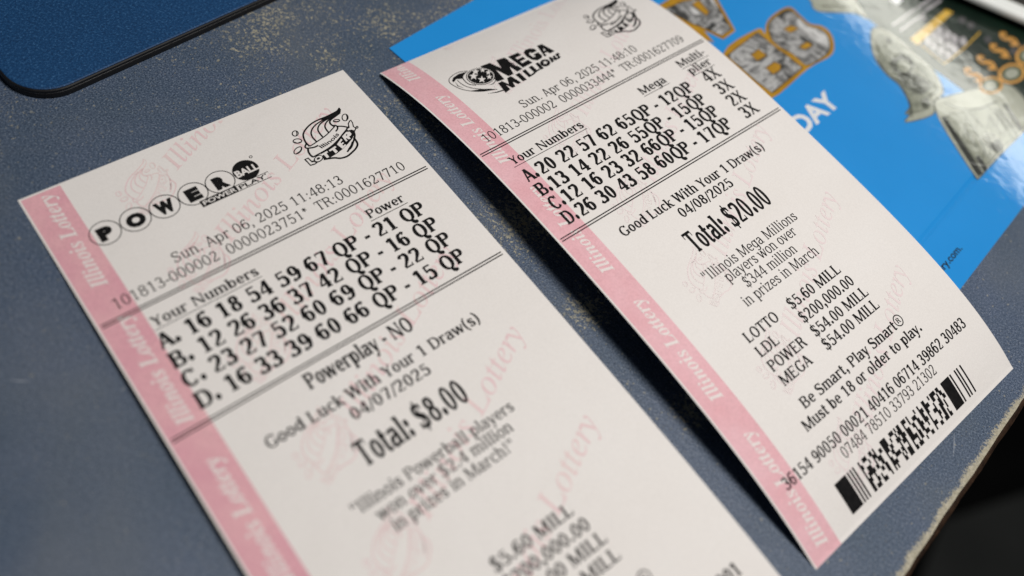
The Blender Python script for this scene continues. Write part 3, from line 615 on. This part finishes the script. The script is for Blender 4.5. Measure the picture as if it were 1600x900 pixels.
def emblem_polys(lw=1.0):
    """(dark polygons, pale polygons on them, dark on those, coins)"""
    dark = []; pale = []; dark2 = []; coins = []
    for pts, w, sm in EM["strokes"]: dark += strip(catmull(pts, 5), w * 1.55 * lw)
    dark += EM["fills"] if lw > .9 else []
    if lw <= .9:
        for q in EM["fills"][2:]: dark += strip(q, .2 * lw, True)
        dark += strip(EM["fills"][0], .2 * lw, True)
        for q in EM["whites"]: dark += strip(q, .22 * lw, True)
    else: pale += EM["whites"]
    for (tri, col) in EM["discs"]:
        e = ellipse3(*tri, n=20)
        if lw > .9: (pale if col == 'w' else dark2 if len(pale) > len(EM["whites"]) else dark).append(e)
        elif col == 'k': dark += strip(e, .2, True)
    for tri in EM["rings"]: coins.append(strip(ellipse3(*tri, n=22), .26 * lw, True))
    for i, ln in enumerate(EM["lines"]): coins[i] += strip(catmull(ln, 4), .2 * lw)
    p0, p1, p2, p3 = (np.array(q) for q in EM["text"])
    d = p1 - p0; ln = np.linalg.norm(d); d /= ln; nrm = np.array([d[1], -d[0]])
    txt = sans_on("Illinois", 0.018, p0, d, nrm, ln, 1.15)
    # the lettering sags with the rim of the pot
    txt = [[q + np.array([0, .35 * (1 - (2 * np.dot(q - p0, d) / ln - 1) ** 2)]) for q in t] for t in txt]
    if lw > .9: dark += txt
    return dark, pale, dark2, coins

def print_emblem(sheet, parent, c):
    dark, pale, dark2, coins = emblem_polys()
    k = Ink(sheet); k.add(place(dark, c)).add(place(pale, c), .09, 1).add(place(dark2, c), .11, 0)
    e = k.build("lottery_emblem", [BLACK, PAPER_INK], parent)
    for q in coins: Ink(sheet).add(place(q, c)).build("coin_drawing", [BLACK], e)

def watermarks(sheet, parent, mat, vs, tall=1.0):
    k = Ink(sheet)
    dark, pale, d2, coins = emblem_polys(.8)
    allp = dark + [q for c in coins for q in c]
    ang = math.radians(-28)
    body = math_italic("Illinois Lottery", False)
    T, w, top = sans(body, 0.0)
    for ve in vs:
        k.add(place(allp, (24.4, ve), .80, ang), .03, 0, True)
        org = np.array([32.0, ve - 1.2]); d = np.array([math.cos(ang), math.sin(ang)]); n = np.array([math.sin(ang), -math.cos(ang)])
        k.add([[org + d * (a / w * 46.0) + n * (b * 7.4) for a, b in t] for t in T], .03, 0, True)
    return k.build("watermark", [mat], parent)

def side_band(sheet, parent, mat, starts, top):
    b = Ink(sheet).add(vbands(0.45, 9.0, top, sheet.length - .05), .02).build("side_band", [mat], parent)
    T, w, t_ = sans(math_italic("Illinois Lottery", True), 0.004)
    for v0 in starts:
        k = Ink(sheet)
        k.add([[(6.55 - bb * 4.75, v0 - a / w * 28.3) for a, bb in t] for t in T], .05, 0, True)
        if k.v: k.build("band_lettering", [BANDTXT], b)

def rule(sheet, parent, v):
    k = Ink(sheet)
    for dv in (-.36, .36): k.add([[(0.95, v + dv - .15), (81.0, v + dv - .15), (81.0, v + dv + .15), (0.95, v + dv + .15)]], .06)
    k.build("divider_rule", [BLACK], parent)

def lines(sheet, parent, name, rows, mat=None, under=()):
    k = Ink(sheet)
    for (s, font, u0, u1, v, cap) in rows: k.add(serif(s, font, u0, u1, v, cap))
    for (u0, u1, v) in under: k.add([[(u0, v), (u1, v), (u1, v + .16), (u0, v + .16)]])
    return k.build(name, [mat or BLACK], parent)

def paper(sheet, parent, nu=24, dv=1.0):
    nv = int(round(sheet.length / dv))
    top = []; bot = []
    for j in range(nv + 1):
        for i in range(nu + 1):
            u, v = W * i / nu, sheet.length * j / nv
            top.append(sheet.at(u, v, 0)); bot.append(sheet.at(u, v, -.07))
    fs = []
    m = nu + 1; n = len(top)
    for j in range(nv):
        for i in range(nu):
            a = j * m + i
            fs.append((a, a + m, a + m + 1, a + 1)); fs.append((n + a, n + a + 1, n + a + m + 1, n + a + m))
    ring = [i for i in range(m)] + [j * m + nu for j in range(1, nv + 1)] + [nv * m + i for i in range(nu - 1, -1, -1)] + [j * m for j in range(nv - 1, 0, -1)]
    for a, b in zip(ring, ring[1:] + ring[:1]): fs.append((b, a, n + a, n + b)[::-1])
    return mesh_obj("paper_slip", top + bot, fs, [PAPER], parent, smooth=False)

# ---- ticket with the ball logo (left)
SL = Sheet([-107.304, 89.764, 0.959, -0.569, 4.001, 3.228, 1.167, 0.165, 1.452, 7.22, 5.734, 13.685, -0.142], 210.0, 164.0, lambda v: 0.11)
tl = thing("lottery_ticket", (-60, 90, 0), "flatter ticket headed by a row of lettered balls, Total: $8.00", "lottery ticket", "lottery tickets lying on the counter")
paper(SL, tl)
side_band(SL, tl, PINK_L, (29.9, 66.8, 103.7, 140.6), 0.5)
watermarks(SL, tl, WATER_L, (10.6, 35.2, 60.2, 85.6, 110.5, 135.6))
logo = Ink(SL)
strip_box = [(31.9, 20.2), (48.9, 20.3), (48.9, 22.1), (31.9, 22.0)]
logo.add([[(31.9, 20.2), (40.7, 20.25), (40.7, 22.05), (31.9, 22.0)]])
logo.add(strip(strip_box, .16, True))
logo.add(sans_on("POWER", .02, (32.4, 21.68), (1, .006), (0, -1), 8.0, 1.2), .09, 1)
logo.add(sans_on("PLAY", .02, (41.2, 21.76), (1, .006), (0, -1), 6.6, 1.2), .065, 0)
logo.add([ellipse3((48.0, 20.7), (48.2, 20.7), (48.0, 20.5), 8)], .065, 0)
lg = logo.build("game_logo", [BLACK, PAPER_INK], tl)
for ch, cx in zip("POWER", (11.5, 18.3, 25.05, 31.8, 38.45)):
    k = Ink(SL)
    k.add(strip(ellipse3((cx, 17.4), (cx + 3.27, 17.4), (cx, 14.13), 40), .21, True))
    w = {'W': 4.3, 'O': 4.2}.get(ch, 3.2)
    k.add(sans_on(ch, .085, (cx - w / 2, 19.15), (1, 0), (0, -1), w, 3.5), .065)
    k.build("logo_ball", [BLACK], lg)
k = Ink(SL)
k.add([ellipse3((44.95, 17.3), (48.0, 17.3), (44.95, 14.2), 40)])
k.add(sans_on("BALL", .035, (42.3, 18.45), (1, 0), (0, -1), 5.6, 2.0), .09, 1)
k.build("logo_ball", [BLACK, PAPER_INK], lg, label="solid black ball with white letters")
Ink(SL).add(strip(ellipse3((47.9, 14.3), (48.25, 14.3), (47.9, 13.95), 10), .16, True)).build("registered_mark", [BLACK], lg)
print_emblem(SL, tl, (66.0, 18.5))
lines(SL, tl, "header_text", [("Sun. Apr 06, 2025 11:48:13", 'reg', 20.1, 61.9, 32.4, 2.75), ("101813-000002  0000023751*  TR:0001627710", 'reg', 5.2, 76.6, 36.5, 2.75)], GREYBLACK)
rule(SL, tl, 38.7); rule(SL, tl, 68.4)
lines(SL, tl, "number_heading", [("Your Numbers", 'semi', 9.4, 33.3, 44.3, 2.5)], None, [(9.2, 33.4, 44.95)])
lines(SL, tl, "number_heading", [("Power", 'semi', 61.2, 70.9, 44.4, 2.5)], None, [(61.0, 71.1, 45.05)])
for s, v in (("A. 16 18 54 59 67 QP - 21 QP", 49.9), ("B. 12 26 36 37 42 QP - 16 QP", 55.1), ("C. 23 27 52 60 69 QP - 22 QP", 60.2), ("D. 16 33 39 60 66 QP - 15 QP", 65.6)):
    lines(SL, tl, "number_row", [(s, 'black', 8.4, 73.5, v, 3.85)])
lines(SL, tl, "option_text", [("Powerplay - NO", 'bold', 28.0, 53.4, 73.7, 3.7)])
lines(SL, tl, "draw_text", [("Good Luck With Your 1 Draw(s)", 'semi', 15.1, 66.3, 80.1, 2.7), ("04/07/2025", 'semi', 31.7, 50.5, 84.2, 2.7)])
lines(SL, tl, "total_text", [("Total: $8.00", 'bold', 28.2, 53.6, 93.6, 5.6)])
lines(SL, tl, "message_text", [("\"Illinois Powerball players", 'med', 21.6, 59.8, 100.6, 2.6), ("won over $2.4 million", 'med', 24.7, 56.9, 104.0, 2.6), ("in prizes in March!\"", 'med', 26.2, 54.9, 107.4, 2.6)], GREYBLACK)
jk = []
for nm, am, v, u1n, u1a in (("LOTTO", "$5.60 MILL", 124.5, 32, 56.2), ("LDL", "$200,000.00", 128.6, 27.4, 57.2), ("POWER", "$54.00 MILL", 132.5, 33.3, 58.2), ("MEGA", "$54.00 MILL", 136.5, 31.4, 58.3)):
    jk += [(nm, 'semi', 21.0, u1n, v, 2.7), (am, 'semi', 37.0, u1a, v, 2.75)]
lines(SL, tl, "jackpot_list", jk)
lines(SL, tl, "notice_text", [("Be Smart, Play Smart\u00ae", 'semi', 21.5, 61.0, 143.3, 2.6), ("Must be 18 or older to play.", 'semi', 18.2, 63.4, 147.4, 2.6)])
lines(SL, tl, "serial_number", [("001", 'bold', 70.7, 76.0, 152.8, 2.7)])

# ---- ticket with the star ball logo (right), arched over the card
SR = Sheet([-51.549, 160.646, 0.982, 1.02, 15.019, 8.028, 13.902, -0.144, 0.307, 19.4, 3.879, 16.695, -0.013], 159.272, 159.272, lambda v: 0.62 if v < 30 else 0.11 + 0.51 * max(0, (60 - v) / 30) if v < 60 else 0.11)
tr = thing("lottery_ticket", (35, 150, 0), "arched ticket lying partly on the blue card, Total: $20.00, with a barcode", "lottery ticket", "lottery tickets lying on the counter")
paper(SR, tr)
side_band(SR, tr, PINK, (157.0, 120.1, 83.2, 46.3, 9.4), 0.05)
watermarks(SR, tr, WATER_R, (-4.2, 21.0, 46.3, 71.6, 96.8, 121.9, 147.0))
mc = (27.0, 19.0)
k = Ink(SR)
k.add(place(MG["fills"], mc)).add(place(MG["whites"], mc), .09, 1)
for pts, w, sm in MG["strokes"]: k.add(place(strip(catmull(pts, 5), w), mc))
lg = k.build("game_logo", [BLACK, PAPER_INK], tr)
def star(tri, n=5, rot=0.0):
    c, a, b = (np.array(q, float) for q in tri)
    return [c + (a - c) * r * math.cos(t) + (b - c) * r * math.sin(t) for t, r in [(math.pi / 2 + rot + i * math.pi / 5, 1.0 if i % 2 == 0 else .42) for i in range(10)]]
k = Ink(SR)
d0, d1, d2 = MG["discs"]
k.add(place([ellipse3(*d0, n=36)], mc), .065, 1).add(place([ellipse3(*d1, n=36)], mc), .08, 0)
k.add(place(strip(ellipse3(*d0, n=36), .2, True), mc), .08, 0)
k.add(place([star(t) for t in MG["stars"][:6]], mc), .1, 1)
k.build("star_ball", [BLACK, PAPER_INK], lg)
k = Ink(SR)
k.add(place([ellipse3(*MG["odisc"], n=24)], mc), .065, 0).add(place([star(MG["stars"][6])], mc), .09, 1)
k.build("star_letter", [BLACK, PAPER_INK], lg)
print_emblem(SR, tr, (66.4, 19.6))
lines(SR, tr, "header_text", [("Sun. Apr 06, 2025 11:48:10", 'reg', 20.5, 61.7, 34.0, 2.75), ("101813-000002  0000033444*  TR:0001627709", 'reg', 5.0, 76.3, 38.2, 2.75)], GREYBLACK)
rule(SR, tr, 40.8); rule(SR, tr, 70.5)
for s, u0, u1, v in (("Your Numbers", 5.6, 29.2, 47.4), ("Mega", 50.5, 59.9, 47.2), ("Multi-", 67.2, 77.6, 45.3), ("plier", 67.9, 76.5, 48.8)):
    lines(SR, tr, "number_heading", [(s, 'semi', u0, u1, v, 2.5)], None, [(u0 - .2, u1 + .2, v + .6)])
for a, s, m, v in (("A.", "20 22 57 62 65QP - 12QP", "4X", 53.5), ("B.", "13 14 22 26 55QP - 15QP", "3X", 58.5), ("C.", "12 16 23 32 66QP - 15QP", "2X", 63.3), ("D.", "26 30 43 58 60QP - 17QP", "3X", 68.15)):
    lines(SR, tr, "number_row", [(a, 'black', 5.4, 9.2, v, 3.8), (s, 'black', 9.8, 64.6, v, 3.8), (m, 'bold', 69.7, 75.6, v, 3.8)])
lines(SR, tr, "draw_text", [("Good Luck With Your 1 Draw(s)", 'semi', 14.6, 66.6, 77.9, 2.7), ("04/08/2025", 'semi', 31.2, 50.2, 81.7, 2.7)])
lines(SR, tr, "total_text", [("Total: $20.00", 'bold', 27.0, 55.4, 90.8, 5.9)])
lines(SR, tr, "message_text", [("\"Illinois Mega Millions", 'reg', 23.6, 57.6, 97.8, 2.7), ("players won over", 'reg', 28.2, 54.0, 100.8, 2.7), ("$344 million", 'reg', 31.3, 50.1, 104.3, 2.7), ("in prizes in March", 'reg', 27.4, 54.8, 107.8, 2.7)])
jk = []
for nm, am, v, u1n, u1a in (("LOTTO", "$5.60 MILL", 114.5, 32, 55.9), ("LDL", "$200,000.00", 118.6, 27.6, 56.7), ("POWER", "$54.00 MILL", 122.7, 33.4, 57.7), ("MEGA", "$54.00 MILL", 126.6, 31.4, 57.7)):
    jk += [(nm, 'semi', 20.9, u1n, v, 2.7), (am, 'semi', 36.8, u1a, v, 2.75)]
lines(SR, tr, "jackpot_list", jk)
lines(SR, tr, "notice_text", [("Be Smart, Play Smart\u00ae", 'semi', 21.4, 60.8, 133.1, 2.6), ("Must be 18 or older to play.", 'semi', 18.1, 63.6, 137.1, 2.6)])
lines(SR, tr, "serial_number", [("36154 90050 00021 40416 06714 39862 30483", 'semi', 4.9, 76.2, 143.4, 2.75)])
lines(SR, tr, "check_number", [("07484 78510 33793 21302", 'reg', 22.3, 59.1, 146.8, 2.6)])
# stacked barcode: thick start bar, thin bars, data columns in rows, stop bars
rb = random.Random(11)
cols = 4; mods = 17 + 17 * cols + 18; mw = (66.8 - 15.7) / mods; rowsn = 7; v0, v1 = 149.1, 156.6
def runs(pattern, start, dark=True):
    out = []; x = start
    for w_ in pattern:
        if dark: out.append((x, x + w_))
        x += w_; dark = not dark
    return out, x
def codeword():
    while True:
        c = [1] * 8; left = 9
        while left:
            i = rb.randrange(8)
            if c[i] < 5: c[i] += 1; left -= 1
        return c
k = Ink(SR)
rh = (v1 - v0) / rowsn
for r in range(rowsn):
    bars, x = runs([8, 1, 1, 1, 1, 1, 1, 3], 0)
    for c in range(cols):
        b, x = runs(codeword(), x); bars += b
    b, x = runs([7, 1, 1, 3, 1, 1, 1, 2, 1], x); bars += b
    for a, b2 in bars:
        k.add([[(15.7 + a * mw, v0 + r * rh), (15.7 + b2 * mw, v0 + r * rh), (15.7 + b2 * mw, v0 + (r + 1) * rh), (15.7 + a * mw, v0 + (r + 1) * rh)]])
k.build("barcode", [BLACK], tr)
# ---------------------------------------------------------------- blue mouse pad
pad = thing("mouse_pad", (-150, 190, 0), "blue cloth mouse pad on black rubber with a rounded corner", "mouse pad")
def round_quad(corner_pts, r, n=14):
    out = []
    m = len(corner_pts)
    for i in range(m):
        p = Vector(corner_pts[i]); a = (Vector(corner_pts[i - 1]) - p).normalized(); b = (Vector(corner_pts[(i + 1) % m]) - p).normalized()
        ang = a.angle(b); t = r / math.tan(ang / 2)
        c = p + (a + b).normalized() * (r / math.sin(ang / 2))
        s = p + a * t; e = p + b * t
        a0 = math.atan2(s.y - c.y, s.x - c.x); a1 = math.atan2(e.y - c.y, e.x - c.x)
        d = (a1 - a0 + math.pi) % (2 * math.pi) - math.pi
        out += [(c.x + r * math.cos(a0 + d * k / n), c.y + r * math.sin(a0 + d * k / n)) for k in range(n + 1)]
    return out
pu = Vector((0.469, 0.883)); pv = Vector((-0.883, 0.469))     # along the visible edge, and away from it
pc = Vector((-118.4, 113.1))                                   # sharp corner the rounding is cut from
def pad_outline(grow):
    q = pc - pu * grow - pv * grow
    A, B = 235 + 2 * grow, 195 + 2 * grow
    return round_quad([tuple(q), tuple(q + pu * A), tuple(q + pu * A + pv * B), tuple(q + pv * B)], 10.0 + grow)
def layer(name, prof, mats, parent, label=None):
    """stack of (grow, z) outlines closed top and bottom"""
    vs = []; fs = []
    outs = [pad_outline(g) for g, z in prof]; n = len(outs[0])
    for (g, z), o_ in zip(prof, outs): vs += [(x, y, z) for x, y in o_]
    for r in range(len(prof) - 1):
        for i in range(n): fs.append((r * n + i, r * n + (i + 1) % n, (r + 1) * n + (i + 1) % n, (r + 1) * n + i))
    fs.append(tuple((len(prof) - 1) * n + i for i in range(n))); fs.append(tuple(range(n))[::-1])
    return mesh_obj(name, vs, fs, mats, parent, label=label)
layer("rubber_base", [(-.2, 0.02), (.35, 0.25), (.4, 0.8), (.35, 1.35), (.2, 1.6)], [RUBBER], pad)
layer("rim_seam", [(.15, 1.45), (.38, 1.62), (.38, 1.82), (.15, 1.95)], [STITCH], pad)
layer("rubber_rim", [(.15, 1.85), (.42, 2.0), (.42, 2.55), (.2, 2.75)], [RUBBER], pad)
layer("cloth_top", [(.05, 2.6), (.0, 2.85), (-.25, 3.0)], [PADTOP], pad)

# ---------------------------------------------------------------- glossy blue promotional card
card = thing("promotional_card", (40, 190, 0), "glossy bright blue card printed with gold letters, DAY and dollar notes", "flyer")
CA = Vector((math.cos(math.radians(64)), math.sin(math.radians(64)))); CB = Vector((CA.y, -CA.x))
CO = Vector((-52.9, 170.9))
def card_z(b):
    d = b - 135.6
    return 0.42 - 0.30 * math.exp(-(d / 0.75) ** 2) + (0.0 if d < 0 else 0.0)
vs = []; fs = []
bs = [150.7 * i / 60 for i in range(61)] + [135.6 + d for d in (-2, -1.4, -1, -.7, -.4, -.2, 0, .2, .4, .7, 1, 1.4, 2)]
bs = sorted(set(round(b, 3) for b in bs))
for b in bs:
    for a in (0, 230):
        p = CO + CA * a + CB * b
        vs.append((p.x, p.y, card_z(b)))
n = len(vs)
vs += [(x, y, z - .33 if z > .4 else .03) for x, y, z in vs]
m = len(bs)
for i in range(m - 1):
    fs.append((2 * i, 2 * i + 2, 2 * i + 3, 2 * i + 1)); fs.append((n + 2 * i, n + 2 * i + 1, n + 2 * i + 3, n + 2 * i + 2))
    fs.append((2 * i, n + 2 * i, n + 2 * i + 2, 2 * i + 2)); fs.append((2 * i + 1, 2 * i + 3, n + 2 * i + 3, n + 2 * i + 1))
fs.append((0, 1, n + 1, n)); fs.append((2 * m - 2, n + 2 * m - 2, n + 2 * m - 1, 2 * m - 1))
mesh_obj("card_sheet", vs, fs, [CARD], card)

class Print:
    def __init__(self): self.v = []; self.f = []; self.mi = []
    def add(self, polys, layer=1, mat=0):
        for q in polys:
            tris = [tuple(range(len(q)))] if len(q) <= 4 else tess(q)
            i = len(self.v)
            for p in q:
                b = (Vector((p[0], p[1])) - CO).dot(CB)
                self.v.append((p[0], p[1], (card_z(b) if b > 138 else 0.42) + .012 * layer))
            for t in tris: self.f.append(tuple(i + k for k in t)); self.mi.append(mat)
        return self
    def build(self, name, mats, parent, label=None): return mesh_obj(name, self.v, self.f, mats, parent, fmats=self.mi, label=label)

gold = []
for q in ART["gold"]: gold.append(Print().add([catmull(q, 4, True) if len(q) > 10 else q], 2).build("money_letter", [GOLD], card))
for i, q in enumerate(ART["marble"]):
    shape = catmull(q, 4, True) if i == 2 else q
    Print().add([shape], 3, 0).add(strip(shape, .45, True), 4, 1).build("letter_fill", [MARBLE, DARKLINE], gold[0 if i == 0 else 1])
Print().add(strip(catmull(ART["gline"][0], 5), 1.3), 5).build("letter_gap", [GOLD], gold[1])
for i, q in enumerate(ART["notch"]):
    c_ = np.array(q).mean(0); q = [c_ + (np.array(t) - c_) * 1.4 for t in q]
    Print().add([q], 6, 0).add(strip(q, .35, True), 7, 1).build("letter_hole", [GOLD, DARKLINE], gold[0 if i == 0 else 1])

def unit(a): a = np.array(a, float); return a / np.linalg.norm(a)
d0, d1, d2, d3 = (np.array(q) for q in ART["day"])
xd = unit(d1 - d0); yd = np.array([-xd[1], xd[0]])
ln = np.linalg.norm(d1 - d0)
Print().add(sans_on("DAY", .035, d0, xd, yd, ln, abs(float(np.dot(d3 - d2, yd)))), 2).build("day_lettering", [WHITEPR], card)
c0, c1, c2, c3 = (np.array(q) for q in ART["com"])
xd = unit(c1 - c0); yd = np.array([-xd[1], xd[0]])
T, w_, top_ = sans("ery.com.", .02)
ln = np.linalg.norm(c1 - c0) * 1.12
Print().add([[c1 + xd * (a / w_ - 1) * ln + yd * (b * 2.9) for a, b in t] for t in T], 2).build("web_address", [BLACKPR], card)

def note(shape, blobs, blines, strips, field=None):
    o_ = Print().add([catmull(shape, 3, True)], 2, 0).add(strip(catmull(shape, 3, True), .35, True), 3, 1).build("banknote_picture", [BILL, BILLMID], card)
    c_ = np.array(shape).mean(0)
    if field is None: field = [c_ + (np.array(t) - c_) * .84 for t in shape]
    if len(field): Print().add([catmull(field, 3, True)], 3, 0).add(strip(catmull(field, 3, True), .3, True), 4, 1).build("note_field", [BILLIN, BILLMID], o_)
    k = Print()
    if len(field):
        F_ = np.array(field); m_ = len(F_); hf = m_ // 2
        for i in range(1, hf):
            a_, b_ = F_[i], F_[-i]
            for t0, t1 in ((.10, .34), (.40, .62), (.70, .90)):
                k.add(strip([a_ + (b_ - a_) * t0, a_ + (b_ - a_) * t1], .30), 4)
            c2 = (F_[i] + F_[i + 1 if i + 1 < m_ else 0]) / 2; d2 = (F_[-i] + F_[-i - 1]) / 2
            k.add(strip([c2 + (d2 - c2) * .2, c2 + (d2 - c2) * .5], .22), 4)
    for ln_ in blines: k.add(strip(catmull(ln_, 5), .55), 5)
    if k.v: k.build("note_engraving", [BILLMID], o_)
    for s_ in strips: Print().add([s_], 4).build("note_border", [BILLDK], o_)
    for b_ in blobs: Print().add([ellipse3(*b_, n=24)], 5).build("note_medallion", [BILLDK if blobs.index(b_) else BILLMID], o_)
    return o_

panel = Print().add([ART["panel"]], 1).build("game_panel", [PANEL], card)
Print().add([ART["bar"]], 2).build("yellow_bar", [YELLOW], panel)
Print().add([ART["greybox"]], 2).build("prize_table", [GREYPR], panel)
k = Print()
for t in ART["digits"]: k.add([ellipse3(*t, n=14)], 3)
k.build("prize_figures", [TEXTGREY], panel)
k = Print()
for q in ART["textlines"]: k.add(strip(q, 1.0), 2)
k.build("small_print", [TEXTGREY], panel)
Print().add([ART["whitebox"]], 2).build("white_box", [WHITEPR], panel)
k = Print()
for q in ART["yline"]: k.add(strip(q, .45), 3)
k.build("thin_frame", [YELLOW], panel)
for q in ART["dollars"]:
    a, b, c, d = (np.array(p) for p in q)
    cen = (a + b + c + d) / 4
    xd = np.array([CA.x, CA.y]); yd = np.array([-CA.y, CA.x])
    Print().add(sans_on("$", .012, cen - xd * 2.2 - yd * 3.3, xd, yd, 4.4, 6.6), 3).build("dollar_sign", [ORANGE], panel)
for t in ART["coins"]:
    c, a, b = (np.array(q) for q in t)
    k = Print().add([ellipse3(c, a, b)], 3, 0).add([ellipse3(c, c + (a - c) * .78, c + (b - c) * .78)], 4, 1).add([ellipse3(c, c + (a - c) * .5, c + (b - c) * .5)], 5, 2)
    k.build("coin_picture", [ORANGE, GREENPR, BILL], panel)
k = Print()
for t in ART["dots"]: k.add([ellipse3(*t, n=14)], 3)
k.build("faint_figures", [GREYPR], panel)
note(ART["bill3"], [], ART["bill3line"], [], [])
b1 = note(ART["bill1"], ART["bill1blob"][2:], ART["bill1line"], [])
k = Print()
for q in ART["portrait"]: k.add([catmull(q, 4, True)], 5, 1)
k.add([ellipse3(*ART["face"], n=24)], 6, 0)
k.build("note_portrait", [BILLIN, BILLMID], b1)
b2 = note(ART["bill2"], [], ART["bill2line"], ART["bill2strip"], ART["bill2field"])
k = Print()
for q in ART["bill2text"]:
    a_, b_ = (np.array(t) for t in q)
    for i in range(9): k.add(strip([a_ + (b_ - a_) * (i / 9), a_ + (b_ - a_) * ((i + .62) / 9)], 1.1 if i % 3 else .7), 5)
k.build("note_lettering", [BILLDK], b2)
k = Print().add([ellipse3(*ART["bill2blob"][0])], 5, 0)
n0, n1, n2, n3 = (np.array(q) for q in ART["bill2num"])
xd = unit(n1 - n0); yd = np.array([-xd[1], xd[0]])
k.add(sans_on("100", .02, n0 + xd * .6, xd, yd, np.linalg.norm(n1 - n0) * .92, abs(float(np.dot(n3 - n2, yd))) * 1.5 + 1.2), 6, 1)
k.build("note_medallion", [BILLDK, BILL], b2)

# ---------------------------------------------------------------- device with a white front lip, top right
dev = thing("counter_device", (150, 330, 0), "dark casing with a white front lip at the far corner of the counter", "device")
P0 = Vector((108.0, 280.3)); P1 = Vector((129.0, 278.3)); DX = (P1 - P0).normalized(); DY = Vector((-DX.y, DX.x))
def dq(x0, x1, y0, y1): return [tuple(P0 + DX * x + DY * y) for x, y in ((x0, y0), (x1, y0), (x1, y1), (x0, y1))]
slab("front_lip", dq(-60, 150, 0, 6.6), 3.0, 5.6, [WHITEPL], dev, bevel=0.9, seg=4)
slab("casing", dq(-60, 150, 6.65, 150), 2.4, 5.0, [DEVDARK], dev, bevel=.5)
for x in (-50, 140):
    for y in (10, 140):
        c = P0 + DX * x + DY * y
        slab("rubber_foot", [(c.x + 5 * math.cos(i * math.pi / 6), c.y + 5 * math.sin(i * math.pi / 6)) for i in range(12)], 0.02, 2.5, [RUBBER], dev)
